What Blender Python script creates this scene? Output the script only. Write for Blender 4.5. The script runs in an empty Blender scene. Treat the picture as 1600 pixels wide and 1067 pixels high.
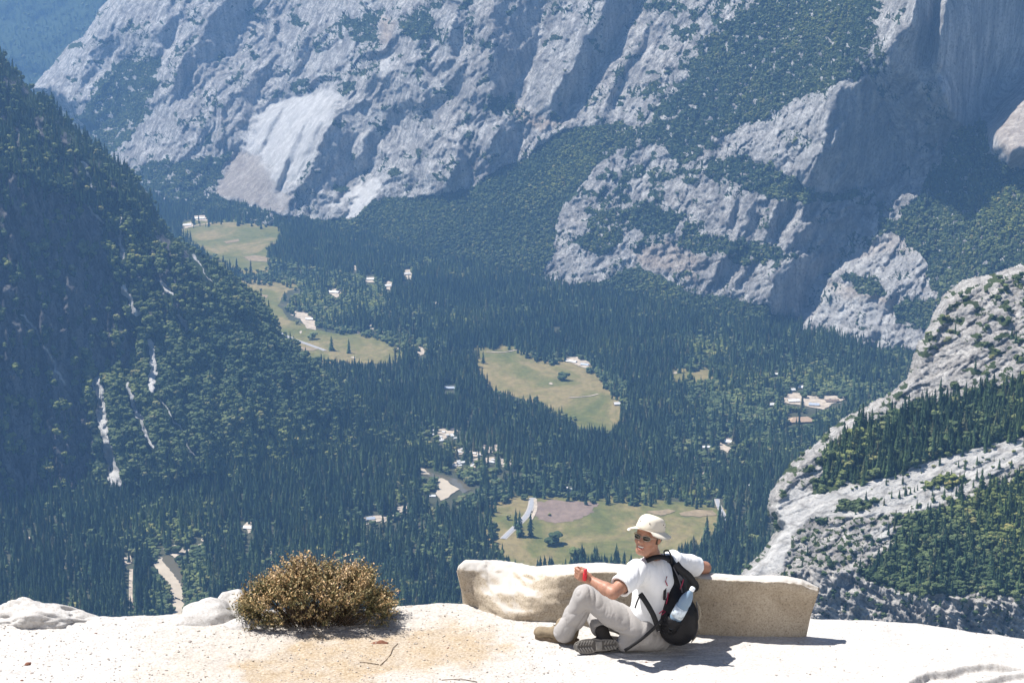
import bpy, bmesh, math, random
import numpy as np
from mathutils import Vector, Matrix
random.seed(7)
RNG = np.random.default_rng(11)
scn = bpy.context.scene
COL = scn.collection

# ------------------------------------------------------------------ camera, sky, sun, exposure
CAM_H = 4.8                       # eye height above the rock where the man sits (the summit rises behind the camera)
PITCH = math.radians(13.0)
FPX = 3025.6                      # focal length in pixels of the 1600 px wide photograph
cam_d = bpy.data.cameras.new("camera"); cam = bpy.data.objects.new("camera", cam_d); COL.objects.link(cam)
cam.location = (0, 0, CAM_H); cam.rotation_euler = (math.radians(90) - PITCH, 0, 0)
cam_d.sensor_width = 36; cam_d.lens = 36 * FPX / 1600; cam_d.clip_start = 0.1; cam_d.clip_end = 90000
scn.camera = cam
SUN = np.array([-0.52, 0.22, 1.0]); SUN /= np.linalg.norm(SUN)      # direction towards the sun
sun_el = math.asin(SUN[2]); sun_az = math.atan2(SUN[0], SUN[1])
world = bpy.data.worlds.new("World"); scn.world = world; world.use_nodes = True
wn = world.node_tree; wn.nodes.clear()
sky = wn.nodes.new("ShaderNodeTexSky"); sky.sky_type = 'NISHITA'; sky.sun_disc = False
sky.sun_elevation = sun_el; sky.sun_rotation = sun_az; sky.altitude = 2600; sky.air_density = 1.0; sky.dust_density = 0.6
bg = wn.nodes.new("ShaderNodeBackground"); bg.inputs[1].default_value = 0.08
wo = wn.nodes.new("ShaderNodeOutputWorld")
wn.links.new(sky.outputs[0], bg.inputs[0]); wn.links.new(bg.outputs[0], wo.inputs[0])
sl = bpy.data.lights.new("sun", 'SUN'); sl.energy = 4.6; sl.angle = math.radians(0.5); sl.color = (1.0, 0.965, 0.92)
sun = bpy.data.objects.new("sun", sl); COL.objects.link(sun)
sun.rotation_euler = Vector(SUN.tolist()).to_track_quat('Z', 'Y').to_euler()
scn.view_settings.view_transform = 'Standard'; scn.view_settings.look = 'None'
scn.view_settings.exposure = 0.85; scn.view_settings.gamma = 1.0; scn.view_settings.use_curve_mapping = False
cy = scn.cycles
cy.use_denoising = True
cy.max_bounces = 6; cy.diffuse_bounces = 2; cy.glossy_bounces = 2; cy.transmission_bounces = 4; cy.volume_bounces = 1
cy.transparent_max_bounces = 8; cy.sample_clamp_indirect = 4.0; cy.caustics_reflective = False; cy.caustics_refractive = False

FLOOR = -1480.0                   # valley floor below the eye is about 1.5 km
CP, SP = math.cos(PITCH), math.sin(PITCH)

def ray(px, py):
    """camera ray (forward depth 1) of a place seen at px, py in the photograph, in world axes"""
    x = (np.asarray(px, float) - 800) / FPX; y = (533.5 - np.asarray(py, float)) / FPX
    x, y = np.broadcast_arrays(x, y)
    return np.stack([x, CP + y * SP, y * CP - SP], -1)
def P(px, py, Z):
    return ray(px, py) * np.asarray(Z, float)[..., None] + np.array([0, 0, CAM_H])
def on_plane(px, py, z=0.0):
    d = ray(px, py); k = (z - CAM_H) / d[..., 2]
    return d * k[..., None] + np.array([0, 0, CAM_H])
def at(px, py, Y):
    """the world point seen at px, py that lies at forward distance Y"""
    d = ray(px, py); k = np.asarray(Y, float) / d[..., 1]
    return d * k[..., None] + np.array([0, 0, CAM_H])
def project(p):
    q = np.asarray(p, float) - np.array([0, 0, CAM_H])
    Z = q[..., 1] * CP - q[..., 2] * SP; U = q[..., 1] * SP + q[..., 2] * CP
    return 800 + FPX * q[..., 0] / Z, 533.5 - FPX * U / Z, Z
def floor_Z(py):
    dz = (533.5 - np.asarray(py, float)) / FPX * CP - SP
    return (FLOOR - CAM_H) / dz

# ------------------------------------------------------------------ helpers
def tag(o, label=None, cat=None, group=None, kind=None):
    if label: o['label'] = label
    if cat: o['category'] = cat
    if group: o['group'] = group
    if kind: o['kind'] = kind
    return o
def link(name, me, parent=None, mat=None, loc=None):
    o = bpy.data.objects.new(name, me); COL.objects.link(o)
    if parent: o.parent = parent
    if mat is not None and me is not None: 
        me.materials.clear(); me.materials.append(mat)
    if loc is not None: o.location = loc
    return o
def empty(name, loc, rz=0, **k):
    o = bpy.data.objects.new(name, None); COL.objects.link(o); o.location = loc; o.rotation_euler = (0, 0, rz)
    o.empty_display_size = 0.1
    return tag(o, **k)
def mesh_np(name, V, F, smooth=True):
    """V (n,3); F (m,k) array of one polygon size, or list"""
    me = bpy.data.meshes.new(name)
    V = np.asarray(V, np.float32)
    if isinstance(F, np.ndarray):
        me.vertices.add(len(V)); me.vertices.foreach_set('co', V.ravel())
        m, k = F.shape
        me.loops.add(m * k); me.loops.foreach_set('vertex_index', F.astype(np.int32).ravel())
        me.polygons.add(m); me.polygons.foreach_set('loop_start', np.arange(0, m * k, k, dtype=np.int32))
        me.polygons.foreach_set('loop_total', np.full(m, k, np.int32))
        me.update(calc_edges=True); me.validate()
    else:
        me.from_pydata(V.tolist(), [], F); me.update()
    me.polygons.foreach_set('use_smooth', np.full(len(me.polygons), smooth)); me.update()
    return me
def grid_faces(h, w, keep=None):
    i = np.arange(h * w).reshape(h, w)
    F = np.stack([i[:-1, :-1], i[1:, :-1], i[1:, 1:], i[:-1, 1:]], -1)
    if keep is not None:
        k = keep[:-1, :-1] & keep[1:, :-1] & keep[1:, 1:] & keep[:-1, 1:]
        return F[k]
    return F.reshape(-1, 4)
def compact(V, F, attrs):
    used = np.zeros(len(V), bool); used[F.ravel()] = True
    idx = np.cumsum(used) - 1
    return V[used], idx[F], {k: v[used] for k, v in attrs.items()}
def attr(me, name, vals):
    a = me.attributes.new(name, 'FLOAT', 'POINT'); a.data.foreach_set('value', np.asarray(vals, np.float32).ravel())

_perm = {}
def perlin(x, y, seed=0):
    if seed not in _perm:
        r = np.random.default_rng(1000 + seed); p = r.permutation(256); _perm[seed] = (np.concatenate([p, p]), r.uniform(0, 2 * np.pi, 256))
    p, ang = _perm[seed]
    xi = np.floor(x).astype(int); yi = np.floor(y).astype(int); xf = x - xi; yf = y - yi; xi &= 255; yi &= 255
    u = xf * xf * xf * (xf * (xf * 6 - 15) + 10); v = yf * yf * yf * (yf * (yf * 6 - 15) + 10)
    def g(ix, iy, dx, dy):
        a = ang[p[p[ix & 255] + (iy & 255)]]; return np.cos(a) * dx + np.sin(a) * dy
    a = g(xi, yi, xf, yf); b = g(xi + 1, yi, xf - 1, yf); c = g(xi, yi + 1, xf, yf - 1); d = g(xi + 1, yi + 1, xf - 1, yf - 1)
    return ((a + (b - a) * u) * (1 - v) + (c + (d - c) * u) * v) * 1.5
def fbm(x, y, oct=4, seed=0, gain=0.5):
    s = 0; a = 1; n = 0
    for k in range(oct):
        s = s + a * perlin(x * 2 ** k + 17.3 * k, y * 2 ** k - 9.1 * k, seed + k); n += a; a *= gain
    return s / n
def ridged(x, y, oct=4, seed=0, gain=0.55):
    s = 0; a = 1; n = 0
    for k in range(oct):
        s = s + a * (1 - 2.2 * np.abs(perlin(x * 2 ** k + 5.1 * k, y * 2 ** k + 3.7 * k, seed + k))); n += a; a *= gain
    return s / n
def sstep(a, b, x):
    t = np.clip((x - a) / (b - a), 0, 1); return t * t * (3 - 2 * t)
def poly_sd(X, Y, pts):
    """signed distance (positive inside) of points to a polygon"""
    pts = np.asarray(pts, float); n = len(pts)
    d2 = np.full(X.shape, 1e18); ins = np.zeros(X.shape, bool)
    for i in range(n):
        ax, ay = pts[i]; bx, by = pts[(i + 1) % n]
        ex, ey = bx - ax, by - ay; L = ex * ex + ey * ey + 1e-12
        t = np.clip(((X - ax) * ex + (Y - ay) * ey) / L, 0, 1)
        d2 = np.minimum(d2, (X - ax - t * ex) ** 2 + (Y - ay - t * ey) ** 2)
        if ay != by:
            c = ((ay > Y) != (by > Y)) & (X < (bx - ax) * (Y - ay) / (by - ay) + ax); ins ^= c
    return np.where(ins, 1, -1) * np.sqrt(d2)
def line_d(X, Y, pts):
    pts = np.asarray(pts, float); d2 = np.full(X.shape, 1e18)
    for i in range(len(pts) - 1):
        ax, ay = pts[i][:2]; bx, by = pts[i + 1][:2]; ex, ey = bx - ax, by - ay; L = ex * ex + ey * ey + 1e-12
        t = np.clip(((X - ax) * ex + (Y - ay) * ey) / L, 0, 1)
        d2 = np.minimum(d2, (X - ax - t * ex) ** 2 + (Y - ay - t * ey) ** 2)
    return np.sqrt(d2)

# ------------------------------------------------------------------ materials
def new_mat(name):
    m = bpy.data.materials.new(name); m.use_nodes = True; t = m.node_tree; t.nodes.clear()
    out = t.nodes.new("ShaderNodeOutputMaterial"); b = t.nodes.new("ShaderNodeBsdfPrincipled")
    t.links.new(b.outputs[0], out.inputs[0]); b.inputs['Roughness'].default_value = 0.9
    b.inputs['Specular IOR Level'].default_value = 0.2
    return m, t, b
class NT:
    """small helper for chaining nodes"""
    def __init__(s, t): s.t = t
    def n(s, typ, **k):
        x = s.t.nodes.new(typ)
        for a, v in k.items(): setattr(x, a, v)
        return x
    def L(s, a, b): s.t.links.new(a, b)
    def coord(s, kind='Object'): return s.n("ShaderNodeTexCoord").outputs[kind]
    def scale(s, vec, sx, sy=None, sz=None, rot=None):
        m = s.n("ShaderNodeMapping"); m.inputs['Scale'].default_value = (sx, sy or sx, sz or sx)
        if rot: m.inputs['Rotation'].default_value = rot
        s.L(vec, m.inputs[0]); return m.outputs[0]
    def noise(s, vec, scale, detail=5, rough=0.6, dist=0.0):
        x = s.n("ShaderNodeTexNoise"); x.inputs['Scale'].default_value = scale; x.inputs['Detail'].default_value = detail
        x.inputs['Roughness'].default_value = rough; x.inputs['Distortion'].default_value = dist; s.L(vec, x.inputs['Vector']); return x.outputs['Fac']
    def voro(s, vec, scale, feat='F1'):
        x = s.n("ShaderNodeTexVoronoi", feature=feat); x.inputs['Scale'].default_value = scale; s.L(vec, x.inputs['Vector']); return x
    def ramp(s, fac, stops):
        r = s.n("ShaderNodeValToRGB"); e = r.color_ramp.elements
        while len(e) < len(stops): e.new(0.5)
        for k, (p, c) in enumerate(stops):
            e[k].position = p; c = (c, c, c) if isinstance(c, (int, float)) else c; e[k].color = (*c, 1)
        s.L(fac, r.inputs[0]); return r.outputs[0]
    def mix(s, fac, a, b, mode='MIX'):
        m = s.n("ShaderNodeMix", data_type='RGBA', blend_type=mode)
        for sock, v in ((m.inputs[0], fac), (m.inputs[6], a), (m.inputs[7], b)):
            if isinstance(v, (int, float)): sock.default_value = v
            elif isinstance(v, tuple): sock.default_value = (*v, 1)
            else: s.L(v, sock)
        return m.outputs[2]
    def math(s, op, a, b=0.0, clamp=False):
        m = s.n("ShaderNodeMath", operation=op, use_clamp=clamp)
        for sock, v in ((m.inputs[0], a), (m.inputs[1], b)):
            if isinstance(v, (int, float)): sock.default_value = v
            else: s.L(v, sock)
        return m.outputs[0]
    def attr(s, name): return s.n("ShaderNodeAttribute", attribute_name=name).outputs['Fac']
    def bump(s, h, strength, dist, normal=None):
        b = s.n("ShaderNodeBump"); b.inputs['Strength'].default_value = strength; b.inputs['Distance'].default_value = dist
        s.L(h, b.inputs['Height'])
        if normal is not None: s.L(normal, b.inputs['Normal'])
        return b.outputs[0]
def plain(name, col, rough=0.7, spec=0.3, var=0.12, vscale=40, bump=0.0, metallic=0):
    m, t, b = new_mat(name); N = NT(t); v = N.noise(N.coord(), vscale, 4)
    lo = tuple(c * (1 - var) for c in col); hi = tuple(min(1, c * (1 + var)) for c in col)
    N.L(N.ramp(v, [(0.3, lo), (0.7, hi)]), b.inputs['Base Color']); b.inputs['Roughness'].default_value = rough
    b.inputs['Specular IOR Level'].default_value = spec; b.inputs['Metallic'].default_value = metallic
    if bump: N.L(N.bump(v, 0.5, bump), b.inputs['Normal'])
    return m
# ------------------------------------------------------------------ terrain materials
def rock_material(name, light, dark, veg_c, sc=1.0, bump_m=6.0):
    m, t, b = new_mat(name); N = NT(t); co = N.coord()
    big = N.noise(co, 0.0022 * sc, 5, 0.6); mid = N.noise(N.scale(co, 1, 1, 0.25), 0.022 * sc, 6, 0.7, 0.3)
    fine = N.noise(co, 0.09 * sc, 6, 0.75)
    c = N.ramp(mid, [(0.30, tuple(x * 0.75 for x in dark)), (0.45, dark), (0.58, light), (0.8, tuple(min(0.75, x * 1.18) for x in light))])
    c = N.mix(N.math('MULTIPLY', N.ramp(fine, [(0.38, 1), (0.5, 0)]), 0.8), c, tuple(x * 0.5 for x in dark))
    warm = N.ramp(big, [(0.45, 0), (0.7, 1)])
    stn = N.noise(N.scale(co, 1, 1, 0.12), 0.03 * sc, 5, 0.65); c = N.mix(0.65 if sc < 2 else 0.3, c, N.ramp(stn, [(0.36, 0.42), (0.50, 1.0)]), 'MULTIPLY')
    c = N.mix(N.math('MULTIPLY', warm, 0.22), c, (0.62, 0.52, 0.42), 'MULTIPLY')
    c = N.mix(N.attr('warm'), c, (0.50, 0.38, 0.27))
    c = N.mix(N.attr('pale'), c, (0.66, 0.64, 0.60))
    c = N.mix(N.attr('dirt'), c, (0.12, 0.105, 0.09))
    # plants: attribute decides how much, noise breaks the edge
    vn = N.noise(co, 0.045 * sc, 6, 0.72)
    cov = N.math('ADD', N.math('MULTIPLY', N.attr('veg'), 1.5), N.math('SUBTRACT', vn, 1.0))
    vm = N.ramp(cov, [(0.0, 0), (0.10, 1)])
    vcol = N.ramp(N.noise(co, 0.02 * sc, 5, 0.7), [(0.3, tuple(x * 0.55 for x in veg_c)), (0.55, veg_c), (0.8, (veg_c[0] * 1.7, veg_c[1] * 1.5, veg_c[2] * 1.2))])
    c = N.mix(vm, c, vcol)
    N.L(c, b.inputs['Base Color']); b.inputs['Roughness'].default_value = 0.95; b.inputs['Specular IOR Level'].default_value = 0.1
    h = N.math('ADD', N.noise(N.scale(co, 1, 1, 0.5), 0.035 * sc, 8, 0.78), N.math('MULTIPLY', vn, 0.6))
    N.L(N.bump(h, 0.9, bump_m * 3.0), b.inputs['Normal'])
    return m
M_far = rock_material('far_granite', (0.58, 0.56, 0.52), (0.34, 0.33, 0.315), (0.040, 0.062, 0.026), 1.0, 7)
M_ridge = rock_material('ridge_granite', (0.19, 0.18, 0.17), (0.10, 0.098, 0.098), (0.036, 0.056, 0.024), 1.3, 5)  # rock colour lowered so the left cliff's shade reads deeper
M_near = rock_material('near_granite', (0.56, 0.53, 0.485), (0.40, 0.38, 0.35), (0.060, 0.080, 0.030), 2.6, 2.2)

SHADE = (0.86, -0.48, 0.12); SHADE2 = (0.70, -0.62, 0.30); LIT = (-0.55, -0.45, 0.70); BRIGHT = (-0.50, -0.22, 0.84); MID = (-0.1, -0.70, 0.70); WALL = (0.25, -0.93, 0.22)

class Relief:
    def __init__(s, x0, x1, y0, y1, step, seed=0):
        s.px = np.arange(x0, x1 + step, step, float); s.py = np.arange(y0, y1 + step, step, float)
        s.X, s.Y = np.meshgrid(s.px, s.py); s.step = step; s.seed = seed
        s.wx = fbm(s.X / 38, s.Y / 38, 4, 300 + seed) * 12 + fbm(s.X / 11, s.Y / 11, 3, 330 + seed) * 6; s.wy = fbm(s.X / 38 + 40, s.Y / 38, 4, 320 + seed) * 12 + fbm(s.X / 11, s.Y / 11 + 7, 3, 340 + seed) * 6
        s.A = {k: np.zeros_like(s.X) for k in ('veg', 'pale', 'warm', 'dirt')}; s.facets = []
        s.rock = np.ones_like(s.X)
    def mask(s, pts, soft=3.0, warp=1.0):
        pts = np.asarray(pts, float); a, b = pts.min(0) - 40, pts.max(0) + 40
        i0, i1 = np.searchsorted(s.py, [a[1], b[1]]); j0, j1 = np.searchsorted(s.px, [a[0], b[0]])
        m = np.zeros_like(s.X)
        if i1 > i0 and j1 > j0:
            sl = (slice(i0, i1), slice(j0, j1))
            m[sl] = sstep(-soft, soft, poly_sd(s.X[sl] + s.wx[sl] * warp, s.Y[sl] + s.wy[sl] * warp, pts))
        return m
    def strip(s, pts, w, soft=2.0, warp=0.6):
        return sstep(w / 2 + soft, w / 2 - soft, line_d(s.X + s.wx * warp, s.Y + s.wy * warp, pts))
    def face(s, pts, n, soft=3.0, warp=1.0, w=1.0): s.facets.append((s.mask(pts, soft, warp) * w, n))
    def paint(s, key, m, val=1.0): s.A[key] = s.A[key] * (1 - m) + val * m
    def base(s, Z0): s.rho0 = np.log(Z0)
    def grad_of(s, n):
        n = np.asarray(n, float); n = n / np.linalg.norm(n)
        a = n[0]; b = n[1] * SP + n[2] * CP; c = -(n[1] * CP - n[2] * SP)
        x = (s.X - 800) / FPX; y = (533.5 - s.Y) / FPX
        k = np.maximum(c - x * a - y * b, 0.18); h = s.step / FPX
        return a / k * h, -b / k * h                      # per column, per row
    def solve(s, L=110):
        r0 = s.rho0
        gx = np.zeros_like(r0); gy = np.zeros_like(r0); gx[:, :-1] = np.diff(r0, axis=1); gy[:-1] = np.diff(r0, axis=0)
        bx, by = gx.copy(), gy.copy()
        for w, n in s.facets:
            fx, fy = s.grad_of(n); gx = gx * (1 - w) + fx * w; gy = gy * (1 - w) + fy * w
        dx, dy = gx - bx, gy - by; dx[:, -1] = 0; dy[-1] = 0
        div = dx.copy(); div[:, 1:] -= dx[:, :-1]; div += dy; div[1:] -= dy[:-1]
        H, W = div.shape
        E = np.block([[div, div[:, ::-1]], [div[::-1], div[::-1, ::-1]]])
        ky = 2 - 2 * np.cos(2 * np.pi * np.arange(2 * H) / (2 * H)); kx = 2 - 2 * np.cos(2 * np.pi * np.arange(2 * W) / (2 * W))
        lam = (s.step / L) ** 2
        F = np.fft.fft2(-E) / (ky[:, None] + kx[None] + lam)
        s.rho = r0 + np.real(np.fft.ifft2(F))[:H, :W]
    def streaks(s, ang, across, along, amp, seed, oct=5, mask=None):
        """gullies and ribs: ridged relief stretched along a direction (degrees from horizontal, image sense up-right)"""
        ca, sa = math.cos(math.radians(ang)), math.sin(math.radians(ang))
        u = s.X * ca - s.Y * sa; v = s.X * sa + s.Y * ca       # u runs along, v across
        wv = fbm(s.X / 120, s.Y / 120, 3, seed + 50) * 0.9
        d = ridged(u / along + wv, v / across + wv * 1.5, oct, seed)
        s.rho = s.rho - d * amp / np.exp(s.rho) * (s.rock if mask is None else mask)
    def blocks(s, ang, across, along, amp, seed, mask=None, step=0.45, bias=0.0):
        """jointed rock: tilted flat-faced blocks stretched along a direction, parted by open joints"""
        ca, sa = math.cos(math.radians(ang)), math.sin(math.radians(ang)); X = s.X + s.wx * .5; Y = s.Y + s.wy * .5
        u = (X * ca - Y * sa) / along; v = (X * sa + Y * ca) / across; r = np.random.default_rng(seed); T = r.random((64, 64, 6))
        iu = np.floor(u).astype(int); iv = np.floor(v).astype(int); best = np.full(u.shape, 9e9); b2 = best.copy(); D = np.zeros_like(u)
        for du in (-1, 0, 1):
            for dv in (-1, 0, 1):
                t = T[(iu + du) & 63, (iv + dv) & 63]; fu = iu + du + t[..., 0] - u; fv = iv + dv + t[..., 1] - v; d = fu * fu + fv * fv; m = d < best
                val = (t[..., 2] - .5) * step * 2 + fu * (t[..., 3] - .5) * 1.2 + fv * ((t[..., 4] - .5) * 2.0 + bias)
                b2 = np.where(m, best, np.minimum(b2, d)); D = np.where(m, val, D); best = np.where(m, d, best)
        gap = np.exp(-((np.sqrt(b2) - np.sqrt(best)) / 0.09) ** 2)
        s.joint = np.maximum(getattr(s, 'joint', 0), gap * (1 if mask is None else mask))
        s.rho = s.rho - (D - 0.35 * gap) * amp / np.exp(s.rho) * (1 if mask is None else mask)
    def lumps(s, size, amp, seed, oct=5, mask=None):
        d = fbm(s.X / size, s.Y / size, oct, seed, 0.55)
        s.rho = s.rho - d * amp / np.exp(s.rho) * (1 if mask is None else mask)
    def ledges(s, size, amp, seed, mask=None, tilt=0.25):
        d = np.abs(perlin(s.X / (size * 3) + 3, (s.Y + tilt * s.X) / size, seed)) + 0.5 * np.abs(perlin(s.X / (size * 1.5), (s.Y + tilt * s.X) / size * 2, seed + 1))
        s.rho = s.rho - d * amp / np.exp(s.rho) * (1 if mask is None else mask)
    def build(s, name, mat, keep=None, label=None):
        Z = np.exp(s.rho); s.Z = Z
        V = P(s.X, s.Y, Z).reshape(-1, 3)
        F = grid_faces(*s.X.shape, keep); at_ = {k: np.clip(v, 0, 1).ravel() for k, v in s.A.items()}
        V, F, at_ = compact(V, F, at_)
        me = mesh_np(name, V, F[:, ::-1].copy() if False else F)
        for k, v in at_.items(): attr(me, k, v)
        s.keep = keep
        o = link(name, me, mat=mat); return tag(o, kind='structure')
    def sample(s, n, dens, rng):
        """n random surface points with probability ~ dens; returns world points and their pixels"""
        p = dens * (s.keep if s.keep is not None else 1) * 1.0
        c = np.cumsum(p.ravel()); idx = np.searchsorted(c, rng.random(n) * c[-1])
        H, W = s.X.shape; i, j = np.divmod(idx, W); i = np.minimum(i, H - 2); j = np.minimum(j, W - 2)
        u = rng.random(n); v = rng.random(n)
        r = (s.rho[i, j] * (1 - u) * (1 - v) + s.rho[i, j + 1] * u * (1 - v) + s.rho[i + 1, j] * (1 - u) * v + s.rho[i + 1, j + 1] * u * v)
        x = s.px[j] + u * s.step; y = s.py[i] + v * s.step
        return P(x, y, np.exp(r)), x, y

def wall_Z(X, Y, base, tan_t):
    """a slope that starts on the valley floor under the base line and climbs straight back with tan_t"""
    b = np.interp(X, [p[0] for p in base], [p[1] for p in base])
    Zb = floor_Z(b); yb = (533.5 - b) / FPX; Yb = Zb * (CP + yb * SP)
    y = (533.5 - Y) / FPX; dz = y * CP - SP; hy = CP + y * SP
    return (-FLOOR + CAM_H + tan_t * Yb) / (tan_t * hy - dz)

# ------------------------------------------------------------------ the great north wall of the valley
NW_BASE = [(-300, 235), (100, 262), (280, 325), (440, 332), (560, 372), (700, 425), (850, 458), (1000, 480), (1230, 520), (1420, 570), (1560, 640), (1900, 800)]
nw = Relief(20, 1740, -110, 740, 1.7, 1)
nw.base(wall_Z(nw.X, nw.Y, NW_BASE, math.tan(math.radians(43)) + 0 * nw.X))
basey = np.interp(nw.X, [p[0] for p in NW_BASE], [p[1] for p in NW_BASE])
# gentler forested aprons
TALUS = [(430, 335), (520, 345), (590, 310), (640, 310), (700, 302), (740, 292), (782, 264), (822, 246), (878, 203), (935, 193), (958, 200), (930, 232), (950, 245), (922, 272), (884, 318), (868, 352), (864, 400), (846, 430), (860, 450), (935, 440), (1002, 414), (1070, 452), (1100, 462), (1200, 478), (1252, 512), (1310, 536), (1410, 545), (1450, 560), (1600, 640), (1600, 800), (400, 800)]
tal = nw.mask(TALUS, 5, 0.6)
nw.facets.append((tal, (-0.12, -0.50, 0.86)))
VEGP = [[(172, 105), (250, 88), (238, 170), (196, 222), (160, 240), (120, 200), (145, 142)],
        [(200, 262), (287, 250), (358, 240), (345, 275), (310, 300), (440, 335), (290, 350), (200, 300)],
        [(537, 30), (590, 20), (584, 64), (543, 61)], [(628, 20), (665, 17), (690, 62), (618, 60)], [(455, 130), (490, 128), (488, 145), (458, 144)],
        [(758, 150), (812, 150), (806, 172), (760, 172)], [(520, 128), (560, 135), (545, 152), (520, 150)],
        [(1185, -10), (1380, -10), (1364, 34), (1357, 68), (1350, 122), (1306, 128), (1249, 150), (1202, 178), (1171, 191), (1148, 205), (1111, 218), (1065, 262), (1040, 215), (1000, 205), (1023, 190), (1050, 150), (1080, 110), (1094, 68), (1138, 44)],
        [(935, 195), (1010, 200), (1040, 215), (1000, 232), (975, 232), (952, 245), (928, 230)],
        [(1100, 250), (1171, 250), (1249, 282), (1270, 304), (1330, 298), (1345, 318), (1262, 322), (1195, 312), (1138, 297)],
        [(1475, 236), (1499, 202), (1543, 192), (1546, 219), (1560, 255), (1600, 268), (1760, 265), (1760, 420), (1600, 430), (1500, 440), (1470, 480), (1400, 350), (1440, 300)],
        [(1067, 355), (1110, 374), (1198, 380), (1222, 398), (1180, 412), (1120, 398), (1060, 385)], [(901, 368), (969, 358), (970, 384), (915, 404)],
        [(914, 325), (1010, 318), (1075, 335), (1045, 362), (940, 352)], [(1350, 460), (1310, 428), (1364, 428), (1391, 465)],
        [(1397, 478), (1465, 470), (1462, 512), (1441, 517), (1404, 502)], [(1380, 350), (1480, 350), (1500, 420), (1440, 410)], [(1360, 380), (1330, 345), (1370, 330), (1400, 350)]]
veg = tal.copy()
vbreak = fbm(nw.X / 13, nw.Y / 10, 4, 66, 0.62)
for k_, p in enumerate(VEGP):
    veg = np.maximum(veg, sstep(0.32, 0.62, nw.mask(p, 12, 1.3) + 0.42 * vbreak) * (0.75 if k_ in (2, 3, 4, 5, 6) else 1.0))
upper = nw.mask([(930, -160), (1400, -160), (1370, 130), (1110, 240), (1330, 420), (1000, 430), (860, 420), (960, 230), (1030, 90)], 20, 1.5)
spr = fbm(nw.X / 26, nw.Y / 22, 5, 60, 0.6)
veg = np.maximum(veg, upper * sstep(-0.15, 0.35, spr) * 0.75)
veg = np.maximum(veg, sstep(0.12, 0.42, fbm(nw.X / 34, nw.Y / 26, 5, 70, 0.6)) * 0.62)
ROCKP = [[(375, 230), (392, 189), (418, 159), (449, 148), (526, 142), (537, 159), (500, 216), (479, 243), (462, 290), (435, 314), (422, 277), (402, 240)],
         [(344, 280), (371, 236), (398, 240), (432, 283), (456, 304), (439, 331), (371, 310), (337, 304)],
         [(510, 320), (597, 274), (590, 304), (550, 344), (537, 340), (560, 307), (520, 322)],
         [(1121, 233), (1195, 182), (1249, 148), (1310, 125), (1303, 152), (1290, 189), (1276, 230), (1269, 270), (1249, 280), (1205, 256), (1171, 250), (1114, 240)],
         [(1404, 61), (1414, 0), (1700, -20), (1700, 121), (1566, 152), (1549, 189), (1499, 196), (1479, 159), (1462, 128), (1435, 128), (1398, 111), (1387, 68)],
         [(1310, 125), (1354, 125), (1370, 148), (1394, 202), (1401, 236), (1384, 273), (1340, 294), (1269, 297), (1262, 287), (1283, 236), (1296, 169)],
         [(1398, 118), (1448, 125), (1468, 155), (1489, 202), (1468, 250), (1435, 290), (1384, 283), (1401, 253), (1398, 202), (1381, 159)],
         [(1543, 202), (1566, 162), (1600, 125), (1700, 90), (1700, 246), (1600, 250), (1576, 260), (1549, 233)],
         [(1060, 385), (1100, 398), (1210, 420), (1202, 468), (1095, 460), (1020, 420), (990, 400), (1030, 380)],
         [(867, 350), (864, 397), (844, 428), (854, 448), (891, 441), (935, 438), (982, 417), (990, 395), (935, 400), (900, 380), (905, 330), (885, 320)],
         [(1249, 515), (1276, 441), (1316, 451), (1397, 478), (1397, 509), (1428, 519), (1441, 539), (1414, 542), (1364, 549), (1357, 536), (1316, 539), (1256, 532)],
         [(1316, 411), (1340, 387), (1414, 370), (1438, 394), (1451, 417), (1435, 468), (1397, 461), (1364, 428), (1310, 424)],
         [(1212, 421), (1249, 401), (1310, 394), (1310, 411), (1276, 434), (1259, 475), (1249, 495), (1208, 492), (1202, 468)],
         [(1060, 290), (1130, 275), (1200, 310), (1262, 322), (1330, 310), (1375, 340), (1370, 370), (1300, 385), (1200, 375), (1110, 365), (1070, 340)]]
for p in ROCKP: veg = veg * (1 - 0.93 * nw.mask(p, 4, 0.7))
veg = veg * (1 - 0.85 * sstep(0.05, 0.22, fbm(nw.X / 15, nw.Y / 9, 5, 81, 0.65)) * (1 - .65 * tal))
nw.A['veg'] = veg; nw.rock = np.clip(1 - veg * 0.85, 0.12, 1)
for i in (0, 3): nw.paint('pale', nw.mask(ROCKP[i], 12, 1.6) * (0.5 if i == 0 else .2))
nw.paint('pale', nw.mask(ROCKP[2], 3) * 0.6); nw.paint('warm', nw.mask(ROCKP[1], 4) * 0.35); nw.paint('pale', nw.mask(ROCKP[10], 5) * 0.35); nw.paint('pale', nw.mask(ROCKP[11], 5) * 0.3)
for p, v in (([(594, 24), (618, 30), (604, 68), (590, 60)], .5), ([(800, 165), (830, 175), (878, 192), (850, 205), (812, 190)], .55), ([(990, 395), (1040, 372), (1100, 400), (1090, 440), (1010, 415)], .4),
             ([(1276, 441), (1330, 450), (1400, 470), (1397, 482), (1310, 460)], .5), ([(1340, 387), (1414, 368), (1440, 390), (1400, 388), (1330, 405)], .4), ([(1545, 200), (1600, 150), (1700, 110), (1700, 250), (1576, 258)], .4)):
    nw.paint('warm', nw.mask(p, 6) * v)
nw.paint('pale', nw.mask([(591, 94), (621, 84), (604, 125), (588, 118)], 5) * 0.5)
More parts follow.
